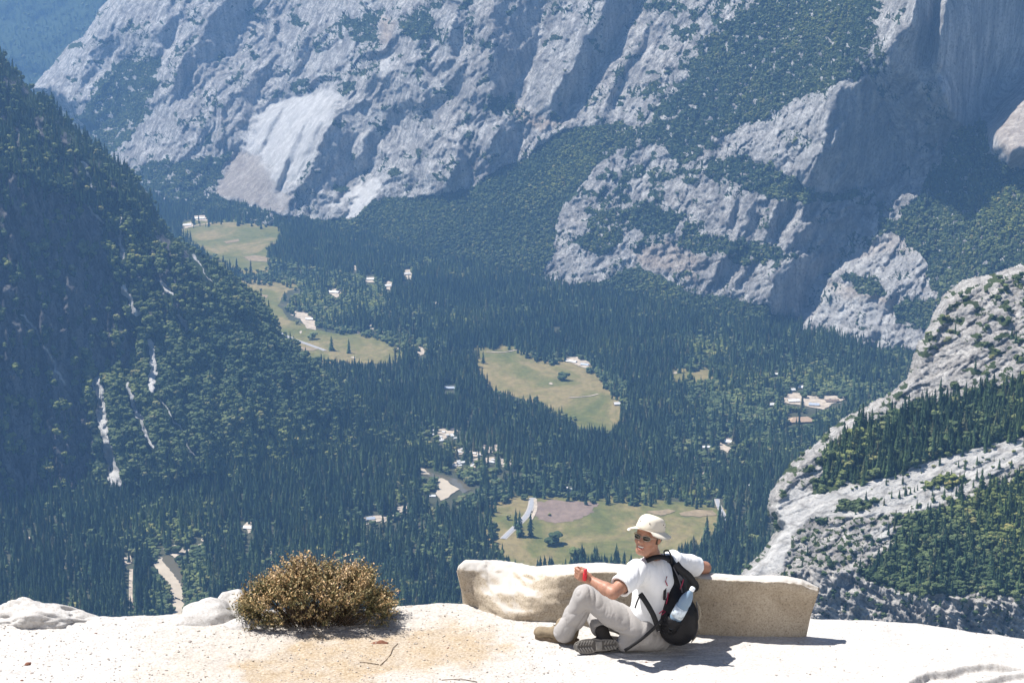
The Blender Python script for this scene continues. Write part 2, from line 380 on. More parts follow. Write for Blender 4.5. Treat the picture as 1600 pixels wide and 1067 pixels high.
# shaded faces (they look right, away from the sun)
for p in ([(91, 101), (128, 64), (135, 68), (98, 118)], [(132, 98), (152, 61), (169, 64), (172, 105), (135, 128), (125, 145)], [(138, 140), (189, 132), (192, 185), (150, 200)],
          [(256, -20), (275, -20), (279, 57), (250, 88), (233, 67)], [(341, 13), (398, -20), (385, 34), (375, 78), (337, 98), (310, 101), (304, 74), (324, 44)],
          [(381, 142), (422, 95), (429, 111), (398, 162), (405, 182), (381, 189)], [(268, 128), (300, 70), (308, 100), (285, 150), (262, 170)],
          [(766, 74), (776, -20), (834, -20), (851, 20), (840, 68), (827, 111), (807, 128), (813, 162), (766, 162), (763, 121)],
          [(658, 101), (682, 128), (712, 155), (665, 169)], [(545, 165), (600, 172), (631, 189), (604, 209), (587, 236), (591, 256), (550, 280), (520, 300), (500, 300), (478, 292), (490, 250), (505, 215), (520, 185)],
          [(780, 189), (810, 189), (817, 216), (800, 253), (766, 260), (773, 219)], [(719, 219), (736, 236), (739, 290), (699, 300), (712, 263)],
          [(905, 68), (935, 30), (948, -20), (1009, -20), (979, 44), (959, 78), (935, 115), (898, 159), (881, 189), (854, 169), (888, 111)],
          [(1016, 30), (1023, 74), (996, 118), (979, 145), (962, 192), (942, 189), (948, 152), (969, 111), (1002, 68)],
          [(1310, 128), (1354, 128), (1370, 148), (1394, 202), (1401, 236), (1384, 273), (1340, 294), (1269, 297), (1262, 287), (1283, 236), (1296, 169)],
          [(1230, 384), (1262, 350), (1310, 350), (1310, 374), (1276, 370), (1249, 392)], [(1212, 421), (1249, 401), (1310, 394), (1310, 411), (1276, 434), (1259, 475), (1249, 495), (1208, 492), (1202, 468)],
          [(1108, 440), (1135, 398), (1150, 402), (1122, 450)], [(1140, 452), (1180, 402), (1192, 408), (1160, 452)], [(1160, 360), (1176, 318), (1190, 322), (1176, 362)], [(1190, 374), (1214, 322), (1232, 322), (1212, 380)],
          [(1130, 355), (1148, 312), (1158, 315), (1142, 358)], [(1384, 480), (1397, 440), (1404, 446), (1392, 482)], [(1298, 530), (1314, 480), (1322, 484), (1308, 532)], [(1352, 500), (1380, 478), (1384, 486), (1356, 512)],
          [(655, 60), (672, 30), (680, 60), (668, 96)], [(568, 150), (585, 118), (592, 130), (580, 160)], [(462, 90), (480, 60), (490, 75), (475, 110)], [(700, 60), (716, 20), (728, 40), (715, 90)]):
    nw.face(p, SHADE, 3.0, 0.9)
for p in ([(1404, 61), (1414, -30), (1800, -60), (1800, 60), (1600, 121), (1566, 152), (1549, 189), (1499, 196), (1479, 159), (1462, 128), (1435, 128), (1398, 111), (1387, 68)],):
    nw.face(p, (0.86, -0.50, 0.08), 3.0, 0.8); bigcl = nw.mask(p, 5, .8)
for p, n in (([(57, 138), (100, 105), (98, 95), (112, 118), (100, 150), (75, 148)], LIT), ([(111, 179), (148, 138), (152, 150), (135, 195)], LIT), ([(182, -20), (263, -20), (256, 40), (190, 60), (172, 50)], LIT),
             ([(398, 242), (402, 205), (412, 175), (440, 152), (526, 142), (533, 165), (500, 216), (479, 243), (462, 290), (444, 312), (424, 280)], BRIGHT), (ROCKP[1], BRIGHT), (ROCKP[2], BRIGHT), (ROCKP[3], LIT), (ROCKP[6], MID), (ROCKP[7], LIT), (ROCKP[10], LIT), (ROCKP[11], BRIGHT),
             ([(591, 94), (621, 84), (640, 110), (604, 130)], BRIGHT), ([(546, 240), (566, 200), (574, 204), (556, 246)], LIT), ([(604, 215), (660, 190), (720, 200), (700, 240), (620, 285), (592, 262)], LIT),
             ([(1171, 417), (1205, 407), (1212, 428), (1200, 462), (1155, 451)], LIT), ([(1396, 101), (1400, 54), (1407, 54), (1404, 101)], LIT), ([(1412, 44), (1416, -20), (1428, -20), (1424, 44)], LIT),
             ([(1452, 98), (1466, 5), (1476, 5), (1462, 98)], LIT), ([(1380, 300), (1400, 262), (1420, 280), (1460, 250), (1440, 292)], BRIGHT), ([(1293, 230), (1304, 190), (1311, 190), (1300, 232)], LIT), ([(1300, 280), (1314, 246), (1322, 250), (1308, 280)], LIT),
             ([(965, 130), (1000, 80), (1023, 50), (1040, -20), (1180, -20), (1090, 60), (1020, 150), (980, 200), (960, 195)], LIT), ([(860, 60), (930, -20), (945, -20), (900, 60), (880, 110), (850, 165), (835, 130)], LIT)):
    nw.face(p, n, 3.0, 1.1, 0.9)
for p in ([(432, 296), (446, 250), (474, 192), (480, 196), (454, 256), (440, 300)], [(404, 240), (418, 200), (442, 160), (447, 164), (426, 206), (411, 244)], [(458, 288), (470, 246), (504, 188), (509, 192), (478, 250)], [(520, 180), (530, 150), (540, 160), (524, 190)]):
    nw.face(p, SHADE, 2.0, 0.6, 0.9)
nw.paint('dirt', nw.mask(ROCKP[1], 5, 1.2) * .35)
nw.face(VEGP[9], (-0.22, -0.55, 0.81), 8, 1.0, .9); nw.face([(1330, 300), (1440, 292), (1470, 350), (1455, 420), (1400, 372), (1325, 345)], (-0.35, -0.55, 0.76), 5, 1.0, .9)
nw.face([(1390, 120), (1448, 125), (1468, 155), (1489, 202), (1468, 250), (1435, 290), (1396, 285), (1404, 240)], (-0.30, -0.72, 0.62), 5, 0.8, 1.0)
nw.solve(150)
fc_ = nw.facets; nw.facets = [(bigcl * (1 - nw.mask([(1448, 105), (1466, -5), (1478, -5), (1462, 105)], 3, .5)) * (1 - nw.mask([(1408, 48), (1414, -30), (1430, -30), (1426, 48)], 3, .5)), (0.90, -0.42, 0.02))]; nw.rho0 = nw.rho; nw.solve(200); nw.facets = fc_
shm = np.zeros_like(nw.X)
for w, n in nw.facets:
    if n in (SHADE, SHADE2): shm = np.maximum(shm, w)
nb = np.clip(1 - tal * 0.85, 0.15, 1) * (1 - 0.6 * shm) * (1 - 0.75 * bigcl); smoothR = np.ones_like(nw.X)
for i in (0, 1, 2, 4, 5, 7): smoothR *= 1 - 0.72 * nw.mask(ROCKP[i], 6)
left = sstep(900, 700, nw.X)
rk = nb * smoothR; steep = np.clip(1 - shm * .7, .25, 1)
nw.streaks(60, 34, 150, 26, 21, 4, rk * (0.6 + 0.4 * left)); nw.streaks(52, 70, 240, 55, 61, 3, rk * left)
nw.blocks(64, 17, 60, 15, 1101, rk, bias=.35); nw.blocks(70, 8, 26, 8, 1102, rk, bias=.2); nw.blocks(40, 5, 11, 3.8, 1103, rk)
nw.lumps(60, 30, 31, 3, rk)
nw.streaks(66, 30, 170, 7, 28, 3, 1 - smoothR); nw.blocks(62, 24, 90, 5, 1104, 1 - smoothR); nw.streaks(84, 10, 80, 3, 29, 3, bigcl + 0 * nw.X)
nw.lumps(90, 45, 33, 4, tal); nw.ledges(22, 13, 41, rk * (1 - left * 0.5))
nw.rho -= 0.055 * sstep(-26, 26, poly_sd(nw.X, nw.Y, ROCKP[7]))          # the dome stands forward of the great cliff
nw.A['veg'] = np.clip(nw.A['veg'] + 0.55 * np.clip(nw.joint, 0, 1) * (1 - smoothR * 0) * sstep(-.1, .3, fbm(nw.X / 50, nw.Y / 40, 3, 75)) * rk, 0, 1)
nw.paint('dirt', np.clip(nw.joint, 0, 1) * .45 * rk)
# the left skyline of this wall; beyond it only the far mountain
SKY_L = [(178, -150), (176, 0), (152, 34), (135, 62), (111, 78), (91, 101), (57, 138), (84, 150), (108, 172), (116, 182), (140, 205), (138, 260), (150, 330), (180, 800), (1800, 800), (1800, -150)]
sdl = poly_sd(nw.X + nw.wx * .35, nw.Y + nw.wy * .35, SKY_L)
nw.rho += np.clip(-(sdl - 14) / 14, 0, 3) ** 2 * 0.012      # the rim turns away
keep = (sdl > -8) & (nw.Y < basey + 60)
nw.build('valley_wall_north', M_far, keep)

# ------------------------------------------------------------------ the far mountain, top left
fm = Relief(-260, 330, -140, 330, 4.0, 2)
fm.base(wall_Z(fm.X, fm.Y, [(-400, 150), (600, 190)], math.tan(math.radians(24)) + 0 * fm.X)); fm.rho = fm.rho0 + 0.0
fm.A['veg'][:] = 0.92; fm.lumps(70, 260, 90, 5); fm.streaks(60, 50, 160, 70, 95, 3)
fm.build('far_mountain', M_far, np.ones(fm.X.shape, bool))

# ------------------------------------------------------------------ the forested ridge on the left
def plane_Z(X, Y, p0, n):
    n = np.asarray(n, float); r = ray(X, Y); return (n @ (np.asarray(p0) - np.array([0, 0, CAM_H]))) / (r @ n)
FOOT = [(-300, 905), (0, 838), (180, 800), (380, 760), (600, 690), (660, 660)]
lr = Relief(-200, 680, 60, 960, 2.0, 3)
p0 = P(380, 760, floor_Z(760.0)); az = math.radians(-50)
def nrm(azd, slope): a = math.radians(azd); sn = math.sin(math.radians(slope)); return (math.cos(a) * sn, math.sin(a) * sn, math.cos(math.radians(slope)))
lr.base(np.clip(plane_Z(lr.X, lr.Y, p0, nrm(-52, 38)), 2500, 9000))
SIL = [(-210, -60), (-60, 40), (0, 93), (18, 120), (45, 152), (75, 165), (100, 197), (130, 222), (160, 250), (190, 268), (212, 292), (228, 312), (240, 342), (262, 372), (300, 402), (352, 432), (388, 465), (408, 480), (430, 522), (452, 542), (480, 572), (520, 610), (560, 640), (610, 668), (680, 700), (680, 970), (-210, 970)]
sds = poly_sd(lr.X + lr.wx * .25, lr.Y + lr.wy * .25, SIL)
CLIFF = [(-210, 250), (20, 270), (90, 300), (150, 320), (170, 400), (190, 470), (215, 520), (200, 570), (160, 590), (135, 560), (130, 620), (150, 700), (135, 770), (110, 800), (60, 820), (0, 835), (-210, 900)]
cl = lr.mask(CLIFF, 5, 1.3)
lr.A['veg'] = np.clip(1.0 - 0.88 * cl, 0, 1)
up = lr.mask([(-210, -60), (0, 93), (100, 197), (212, 292), (300, 402), (330, 480), (230, 520), (190, 470), (150, 320), (20, 275), (-210, 250)], 14, 1.5)
lr.A['veg'] = np.minimum(lr.A['veg'], 1 - up * sstep(-0.05, 0.25, fbm(lr.X / 18, lr.Y / 30, 5, 110, 0.6)) * 0.75)
lr.A['veg'] = np.clip(lr.A['veg'] + cl * .75 * sstep(0.08, 0.3, fbm(lr.X / 16, lr.Y / 34, 5, 113, .62)), 0, 1)
scree = np.zeros_like(lr.X)
for pts, w in (([(152, 595), (156, 640), (168, 690), (175, 740), (190, 768)], 15), ([(175, 735), (182, 770)], 20), ([(198, 600), (215, 640), (232, 690)], 5), ([(212, 640), (225, 672), (240, 700)], 6), ([(192, 450), (205, 465), (215, 488)], 9), ([(253, 440), (266, 458)], 6),
               ([(278, 490), (290, 515)], 6), ([(235, 535), (240, 580), (238, 605)], 13), ([(250, 620), (285, 680), (305, 710)], 3), ([(36, 490), (70, 545), (98, 598)], 2.5), ([(130, 250), (142, 290)], 5), ([(218, 260), (230, 300)], 4), ([(140, 322), (160, 350)], 4), ([(188, 340), (190, 400)], 4), ([(300, 400), (330, 440)], 2.5)):
    scree = np.maximum(scree, lr.strip(pts, w, 2.0, 0.7) * sstep(-0.85, -0.35, fbm(lr.X / 8, lr.Y / 8, 3, 115)))
lr.paint('pale', scree * 0.85); lr.A['veg'] *= 1 - scree
scree_d = scree.copy()
for k_ in range(1, 9): scree_d[k_:] = np.maximum(scree_d[k_:], scree[:-k_])
lr.paint('warm', lr.mask([(290, 690), (335, 715), (340, 735), (300, 720)], 5) * 0.5)
green = lr.mask([(160, 590), (240, 600), (320, 660), (345, 740), (240, 770), (190, 760), (165, 680)], 10, 1)
lr.face(CLIFF, (0.86, -0.48, 0.12), 6, 1.3, 1.0)
lr.face([(150, 590), (240, 600), (330, 680), (345, 745), (220, 775), (180, 760)], (0.1, -0.45, 0.89), 8, 0.8, 0.9)
lr.face([(270, 400), (350, 430), (430, 520), (520, 610), (600, 680), (400, 740), (330, 640), (260, 520)], (0.64, -0.42, 0.62), 14, 1, 0.8)
lr.solve(330); lr.rock = np.clip(1 - lr.A['veg'] * 0.4, 0.3, 1)
lr.streaks(100, 30, 130, 22, 121, 4, cl * 0.35 + 0.15); lr.streaks(118, 34, 150, 46, 125, 4, 1 - cl); lr.streaks(112, 14, 60, 14, 129, 3, (1 - cl) * (up * .8 + .3)); lr.lumps(70, 40, 131, 5, 1 - 0.6 * cl)
lr.lumps(12, 7, 135, 3, up * 1.0)
lr.blocks(102, 24, 110, 24, 1111, cl); lr.blocks(84, 12, 50, 13, 1114, cl); lr.blocks(96, 8, 34, 8, 1112, np.maximum(cl, up * .8)); lr.blocks(108, 16, 40, 8, 1113, up)
lr.rho -= 0.012 * green
lr.rho += np.clip(-(sds - 18) / 14, 0, 3) ** 2 * 0.016
foot = np.interp(lr.X, [p[0] for p in FOOT], [p[1] for p in FOOT])
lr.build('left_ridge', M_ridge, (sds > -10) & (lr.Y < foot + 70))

# ------------------------------------------------------------------ granite slope on the right, nearer
rs = Relief(1130, 1780, 380, 1040, 1.5, 4)
rp0 = P(1166, 905, 3350.0)
Zr = plane_Z(rs.X, rs.Y, P(1300, 800, 2750.0), nrm(-118, 33))
rs.base(np.clip(Zr, 1300, 5200))
SILR = [(1150, 1045), (1163, 903), (1198, 862), (1222, 827), (1206, 800), (1210, 775), (1222, 752), (1240, 728), (1256, 714), (1276, 700), (1296, 680), (1330, 654), (1357, 642), (1397, 616), (1420, 596), (1430, 568), (1441, 541), (1462, 505), (1478, 466), (1505, 446), (1560, 432), (1600, 420), (1800, 330), (1800, 1045)]
sdr = poly_sd(rs.X + rs.wx * .45, rs.Y + rs.wy * .45, SILR)
LOWC = [(1235, 895), (1262, 885), (1340, 897), (1375, 918), (1400, 925), (1452, 928), (1500, 935), (1560, 940), (1600, 930), (1790, 915), (1790, 1045), (1200, 1045), (1225, 960)]
low = rs.mask(LOWC, 3, 0.6)
SLAB1 = [(1163, 903), (1200, 862), (1222, 827), (1210, 790), (1240, 760), (1270, 768), (1346, 757), (1472, 716), (1620, 676), (1780, 640), (1780, 700), (1600, 722), (1541, 748), (1507, 772), (1438, 800), (1350, 806), (1266, 806), (1234, 836), (1226, 893)]
slab = rs.mask(SLAB1, 3, 0.5)
CONB = [(1284, 745), (1286, 715), (1340, 662), (1430, 640), (1600, 592), (1790, 540), (1790, 640), (1600, 684), (1466, 715), (1400, 743), (1346, 755)]
LOWV = [(1226, 895), (1234, 840), (1266, 808), (1350, 808), (1438, 802), (1507, 775), (1541, 750), (1600, 728), (1790, 690), (1790, 915), (1600, 932), (1500, 935), (1400, 925), (1340, 897), (1262, 885)]
conb = rs.mask(CONB, 4, 0.5); lowv = rs.mask(LOWV, 4, 0.5); dense = rs.mask([(1400, 815), (1507, 785), (1600, 735), (1790, 700), (1790, 915), (1600, 932), (1400, 925), (1340, 900), (1390, 860)], 12, 1.2)
sc = sstep(-0.15, 0.3, fbm(rs.X / 20, rs.Y / 13, 5, 210, 0.62))
v = 0.62 * sc
v = np.maximum(v, conb * 0.98); v = v * (1 - lowv) + lowv * np.maximum(dense * 0.95, 0.10 + 0.62 * sstep(-0.05, 0.25, fbm(rs.X / 9, rs.Y / 7, 4, 214, 0.6)))
v *= 1 - 0.97 * slab; v *= 1 - 0.8 * low
for p in ([(1300, 800), (1312, 782), (1342, 778), (1388, 780), (1350, 795)], [(1438, 762), (1470, 742), (1520, 745), (1490, 760)], [(1266, 745), (1300, 735), (1310, 770), (1275, 770)]): v = np.maximum(v, rs.mask(p, 3, 1.0) * 0.85)
rs.A['veg'] = v
rs.paint('pale', slab * .45); rs.paint('pale', rs.mask([(1342, 840), (1380, 825), (1424, 820), (1412, 832), (1370, 842)], 3, 0.8) * 0.6); rs.A['veg'] *= 1 - rs.mask([(1342, 840), (1380, 825), (1424, 820), (1412, 832), (1370, 842)], 3, 0.8) * 0.9
for p in ([(1560, 830), (1575, 815), (1600, 800), (1640, 790), (1640, 815), (1590, 832)], [(1420, 610), (1440, 565), (1500, 530), (1540, 560), (1470, 600), (1420, 640)]): rs.A['veg'] *= 1 - rs.mask(p, 4, 1) * 0.9
rs.face(SLAB1, (-0.32, -0.42, 0.85), 6, 0.4, 0.85)
rs.face(LOWC, (0.45, -0.86, 0.24), 4, 0.6, 0.95)
rs.face([(1163, 903), (1200, 862), (1222, 827), (1236, 840), (1226, 893)], (-0.30, -0.62, 0.72), 3, 0.3, 1.0)
rs.face([(1210, 800), (1215, 760), (1260, 715), (1300, 685), (1290, 720), (1250, 760), (1232, 800)], (0.1, -0.75, 0.6), 4, 0.8, 0.8)
rs.face([(1431, 568), (1441, 541), (1478, 466), (1500, 470), (1470, 530), (1450, 580)], (0.35, -0.75, 0.55), 4, 0.8, 0.9)
rs.face([(1400, 640), (1500, 560), (1600, 530), (1780, 500), (1780, 590), (1600, 620), (1450, 650)], (-0.3, -0.45, 0.84), 8, 0.8, 0.7)
rs.solve(260)
nl = 1 - low
rs.streaks(18, 26, 220, 3.2, 221, 4, slab + 0.3 * nl); rs.blocks(17, 11, 90, 1.6, 1121, slab); rs.streaks(20, 5, 90, 0.8, 225, 3, slab)
rs.lumps(60, 14, 231, 4, nl * (1 - slab * .75)); rs.blocks(30, 18, 60, 4.2, 1122, nl * (1 - slab)); rs.blocks(20, 7, 16, 2.6, 1123, nl * (1 - slab)); rs.paint('dirt', np.clip(rs.joint, 0, 1) * .5); rs.ledges(16, 7, 241, nl * (1 - slab * .6), 0.5)
rs.streaks(-32, 20, 110, 10, 251, 3, low); rs.streaks(82, 30, 90, 10, 259, 3, low); rs.lumps(30, 10, 261, 4, low); rs.blocks(-38, 13, 44, 7, 1124, low, bias=.3); rs.blocks(62, 6, 18, 3, 1125, low)
rs.rho += np.clip(-(sdr - 10) / 8, 0, 4) ** 2 * 0.010
rs.build('granite_slope', M_near, sdr > -8)

# ------------------------------------------------------------------ valley floor
def ground_poly(pts): return on_plane([p[0] for p in pts], [p[1] for p in pts], FLOOR)[:, :2]
fx0, fx1, fy0, fy1 = -9000, 9000, -2500, 20000
me = mesh_np('valley_floor', [(fx0, fy0, FLOOR), (fx1, fy0, FLOOR), (fx1, fy1, FLOOR), (fx0, fy1, FLOOR)], np.array([[0, 1, 2, 3]]))
m, t, b = new_mat('forest_soil'); N = NT(t); co = N.coord()
N.L(N.ramp(N.noise(co, 0.012, 6, 0.7), [(0.3, (0.035, 0.042, 0.022)), (0.6, (0.06, 0.062, 0.034)), (0.78, (0.17, 0.14, 0.10))]), b.inputs['Base Color'])
floor = tag(link('valley_floor', me, mat=m), kind='structure')

def meadow_mat(name, stops, seed, sc=0.004):
    m, t, b = new_mat(name); N = NT(t); co = N.scale(N.coord(), 1, 0.6, 1); co2 = N.n("ShaderNodeVectorMath", operation='ADD'); N.L(co, co2.inputs[0]); co2.inputs[1].default_value = (seed * 777, seed * 333, 0)
    a = N.noise(co2.outputs[0], sc, 7, 0.68, 0.8); c = N.ramp(a, stops)
    f = N.noise(co2.outputs[0], 0.05, 5, 0.7); c = N.mix(0.6, c, N.ramp(f, [(0.34, 0.45), (0.62, 1.0)]), 'MULTIPLY')
    N.L(c, b.inputs['Base Color']); return m
GREENS = [(0.32, (0.075, 0.088, 0.024)), (0.43, (0.125, 0.130, 0.036)), (0.50, (0.165, 0.150, 0.050)), (0.58, (0.25, 0.195, 0.085)), (0.70, (0.15, 0.135, 0.05))]
flat_polys = []
def sheet(name, pts, mat, h, wob=4, seg=12.0, seed=0, jag=1.0):
    """a flat patch on the valley floor with an uneven natural outline"""
    q = ground_poly(pts); out = []
    for i in range(len(q)):
        a, c = q[i], q[(i + 1) % len(q)]; n = max(1, int(np.linalg.norm(c - a) / seg))
        for k in range(n): out.append(a + (c - a) * k / n)
    out = np.array(out); out = out + np.stack([fbm(out[:, 0] / 14, out[:, 1] / 14, 2, 430 + seed), fbm(out[:, 0] / 14 + 4, out[:, 1] / 14, 2, 440 + seed)], 1) * wob * .5
    out = out + np.stack([fbm(out[:, 0] / 70, out[:, 1] / 70, 3, 400 + seed), fbm(out[:, 0] / 70 + 9, out[:, 1] / 70, 3, 410 + seed)], 1) * wob * jag
    bm = bmesh.new(); vs = [bm.verts.new((x, y, FLOOR + h)) for x, y in out]; f = bm.faces.new(vs); f.normal_update()
    if f.normal.z < 0: f.normal_flip()
    bmesh.ops.triangulate(bm, faces=bm.faces[:]); me = bpy.data.meshes.new(name); bm.to_mesh(me); bm.free()
    flat_polys.append(q); return tag(link(name, me, mat=mat), kind='structure')
MEADOWS = [
    [(280, 362), (300, 352), (345, 345), (362, 342), (380, 349), (442, 352), (440, 372), (418, 385), (424, 400), (420, 424), (385, 424), (352, 408), (330, 396), (306, 380)],
    [(365, 440), (398, 438), (440, 441), (476, 449), (472, 460), (456, 464), (448, 482), (466, 500), (500, 512), (540, 518), (566, 520), (604, 536), (640, 548), (600, 562), (545, 560), (480, 556), (420, 545), (380, 500)],
    [(738, 543), (800, 540), (812, 548), (838, 560), (862, 571), (890, 566), (925, 578), (938, 596), (960, 618), (972, 640), (960, 668), (905, 660), (878, 640), (830, 618), (772, 604), (752, 580)],
    [(1040, 580), (1062, 577), (1118, 578), (1122, 588), (1080, 592), (1050, 590)],
    [(770, 785), (806, 774), (860, 779), (926, 782), (1070, 790), (1122, 796), (1124, 812), (1102, 832), (1085, 856), (1070, 905), (1020, 915), (880, 912), (810, 900), (782, 860), (770, 820)]]
def grow(p, k):
    p = np.asarray(p, float); c = p.mean(0); d = p - c; L = np.linalg.norm(d, axis=1)[:, None]; return (c + d * (1 + k / L * np.array([[1.0, 0.8]]))).tolist()
for k, p in enumerate(MEADOWS):
    sheet('meadow', grow(p, 14), meadow_mat('meadow_grass_%d' % k, GREENS, k + 1, 0.0045 if k != 1 else 0.003), 0.5, 14, 14, k)
pink = meadow_mat('dry_meadow_grass', [(0.3, (0.20, 0.145, 0.11)), (0.6, (0.245, 0.18, 0.14)), (0.8, (0.17, 0.15, 0.07))], 9)
sheet('meadow_dry_patch', [(832, 784), (870, 781), (932, 786), (928, 800), (900, 812), (870, 818), (842, 812), (828, 800)], pink, 1.0, 22, 8, 21)
tanm = meadow_mat('bare_meadow_earth', [(0.3, (0.25, 0.18, 0.10)), (0.7, (0.30, 0.235, 0.14))], 12)
for k, p in enumerate(([(1060, 802), (1090, 797), (1116, 797), (1118, 806), (1092, 808), (1066, 806)], [(1010, 800), (1045, 796), (1058, 799), (1030, 806)], [(380, 402), (400, 399), (424, 404), (420, 410), (392, 408)], [(350, 378), (372, 374), (374, 377), (354, 381)], [(452, 538), (480, 543), (500, 546), (482, 549), (456, 544)], [(396, 460), (418, 462), (416, 466), (396, 465)])):
    sheet('dry_earth', p, tanm, 1.5, 9, 7, 30 + k)
sandm = plain('river_sand', (0.40, 0.34, 0.26), 0.95, 0.1, 0.12, 0.03); dirtm = plain('pale_dirt', (0.40, 0.335, 0.26), 0.95, 0.1, 0.3, 0.06)
SAND = [[(681, 750), (690, 748), (705, 756), (717, 765), (706, 774), (690, 782), (682, 772)], [(241, 878), (250, 872), (262, 888), (276, 905), (286, 922), (284, 940), (272, 938), (262, 910), (250, 898)], [(650, 728), (664, 734), (672, 742), (660, 742)], [(268, 932), (285, 938), (292, 962), (280, 985), (270, 960)]]
for k, p in enumerate(SAND): sheet('sand_bar', p, sandm, 1.9, 9, 7, 50 + k)
m, t, b = new_mat('river_water'); N = NT(t); b.inputs['Base Color'].default_value = (0.115, 0.10, 0.065, 1); b.inputs['Roughness'].default_value = 0.15; b.inputs['Specular IOR Level'].default_value = 0.5
N.L(N.bump(N.noise(N.coord(), 0.4, 3), 0.3, 0.2), b.inputs['Normal']); waterm = m
for k, p in enumerate(([(660, 726), (676, 740), (704, 746), (722, 752), (738, 765), (722, 772), (716, 764), (704, 755), (684, 750), (664, 742), (652, 730)], [(244, 872), (262, 868), (290, 884), (300, 920), (296, 945), (300, 990), (284, 990), (288, 940), (286, 920), (276, 904), (262, 888), (250, 878)])):
    sheet('river', p, waterm, 1.2, 6, 8, 60 + k)
DIRT = [[(1217, 622), (1236, 614), (1250, 615), (1270, 620), (1318, 616), (1322, 624), (1300, 632), (1286, 640), (1276, 638), (1256, 634), (1236, 632), (1220, 628)], [(880, 560), (905, 558), (926, 570), (914, 576), (894, 568)], [(512, 455), (530, 450), (536, 460), (524, 466)], [(455, 492), (466, 480), (478, 488), (492, 500), (494, 516), (480, 514), (470, 500)], [(630, 425), (640, 418), (646, 434), (638, 438)], [(570, 434), (588, 433), (586, 442), (572, 442)], [(604, 438), (612, 442), (610, 454), (604, 452)],
        [(283, 352), (300, 347), (304, 354), (290, 356)], [(304, 338), (326, 336), (324, 346), (306, 345)], [(645, 540), (660, 540), (668, 552), (656, 556)], [(576, 498), (584, 505), (584, 516), (578, 514)], [(752, 696), (786, 694), (792, 704), (760, 708)], [(732, 706), (748, 702), (754, 712), (738, 716)], [(712, 704), (726, 700), (730, 708), (716, 711)], [(782, 716), (804, 724), (800, 732), (784, 730)], [(734, 720), (746, 716), (748, 730), (736, 732)], [(705, 722), (716, 722), (716, 730), (706, 730)], [(756, 716), (772, 714), (770, 724), (758, 724)], [(560, 812), (590, 806), (640, 786), (644, 792), (590, 816)], [(540, 408), (560, 418), (562, 426), (548, 420)], [(680, 674), (706, 664), (716, 674), (690, 690)],
        [(100, 880), (130, 872), (136, 880), (110, 888)], [(255, 858), (276, 850), (290, 862), (272, 872)], [(380, 820), (392, 812), (398, 828), (388, 834)], [(1132, 684), (1146, 680), (1150, 694), (1136, 694)], [(414, 860), (424, 856), (428, 868), (416, 872)], [(188, 872), (205, 868), (208, 880), (192, 884)], [(1120, 690), (1140, 700), (1136, 708), (1120, 698)], [(600, 800), (625, 797), (622, 806), (602, 808)]]
rq = random.Random(44)
for x, y in ((712, 483), (729, 477), (682, 475), (835, 468), (893, 495), (685, 593), (697, 627), (743, 676), (1056, 583), (992, 601), (817, 449), (655, 365), (665, 402), (599, 519), (554, 559), (1002, 667), (1171, 534), (1138, 657), (1188, 677), (1246, 684), (1065, 650), (45, 841), (113, 855), (103, 887), (139, 879), (206, 855), (316, 844), (354, 877), (334, 798), (461, 783), (620, 545), (636, 548), (560, 520), (470, 520), (548, 470), (600, 470), (770, 640), (860, 600), (1100, 740), (1085, 716)):
    w_, h_ = rq.uniform(2.5, 6), rq.uniform(1.5, 3); DIRT.append([(x - w_, y + rq.uniform(-1, 1)), (x, y - h_), (x + w_, y + rq.uniform(-1, 1)), (x + rq.uniform(-1, 2), y + h_)])
for k, p in enumerate(DIRT): sheet('cleared_ground', p, dirtm, 1.6, 8, 7, 70 + k)
asph = plain('pale_asphalt', (0.30, 0.30, 0.31), 0.9, 0.2, 0.08, 0.1); conc = plain('road_shoulder', (0.38, 0.35, 0.31), 0.9, 0.2, 0.08, 0.1)
roads = []
def road(name, pts, w, mat, h):
    q = ground_poly(pts); out = [q[0]]
    # smooth the line (Chaikin)
    for _ in range(2):
        r = [q[0]]
        for i in range(len(q) - 1): r += [q[i] * .75 + q[i + 1] * .25, q[i] * .25 + q[i + 1] * .75]
        q = np.array(r + [q[-1]])
    tdir = np.gradient(q, axis=0); tdir /= np.linalg.norm(tdir, axis=1)[:, None]; nn = np.stack([-tdir[:, 1], tdir[:, 0]], 1)
    A, B = q + nn * w / 2, q - nn * w / 2; V = np.concatenate([np.c_[A, np.full(len(A), FLOOR + h)], np.c_[B, np.full(len(B), FLOOR + h)]]); n = len(A)
    F = np.array([[i, i + n, i + n + 1, i + 1] for i in range(n - 1)]); roads.append(q)
    return tag(link(name, mesh_np(name, V, F), mat=mat), kind='structure')
for pts, w in (([(786, 842), (800, 828), (818, 812), (829, 797), (832, 778)], 20), ([(421, 513), (450, 527), (480, 538), (508, 548)], 19), ([(1130, 822), (1132, 806), (1124, 794), (1120, 780)], 16)):
    road('road', pts, w * .85, conc, 1.0); road('road', pts, w * 0.5, asph, 1.6)
for pts, w in (([(836, 780), (838, 796), (830, 812)], 8), ([(760, 550), (785, 552), (808, 547)], 7), ([(888, 622), (920, 620), (935, 616)], 6), ([(286, 358), (310, 352), (330, 350)], 12), ([(596, 818), (630, 798), (655, 780)], 8), ([(560, 823), (595, 814), (640, 800)], 5), ([(205, 890), (204, 930), (206, 960)], 8), ([(285, 865), (320, 848), (352, 842)], 9)):
    road('path', pts, w, dirtm, 2.1)
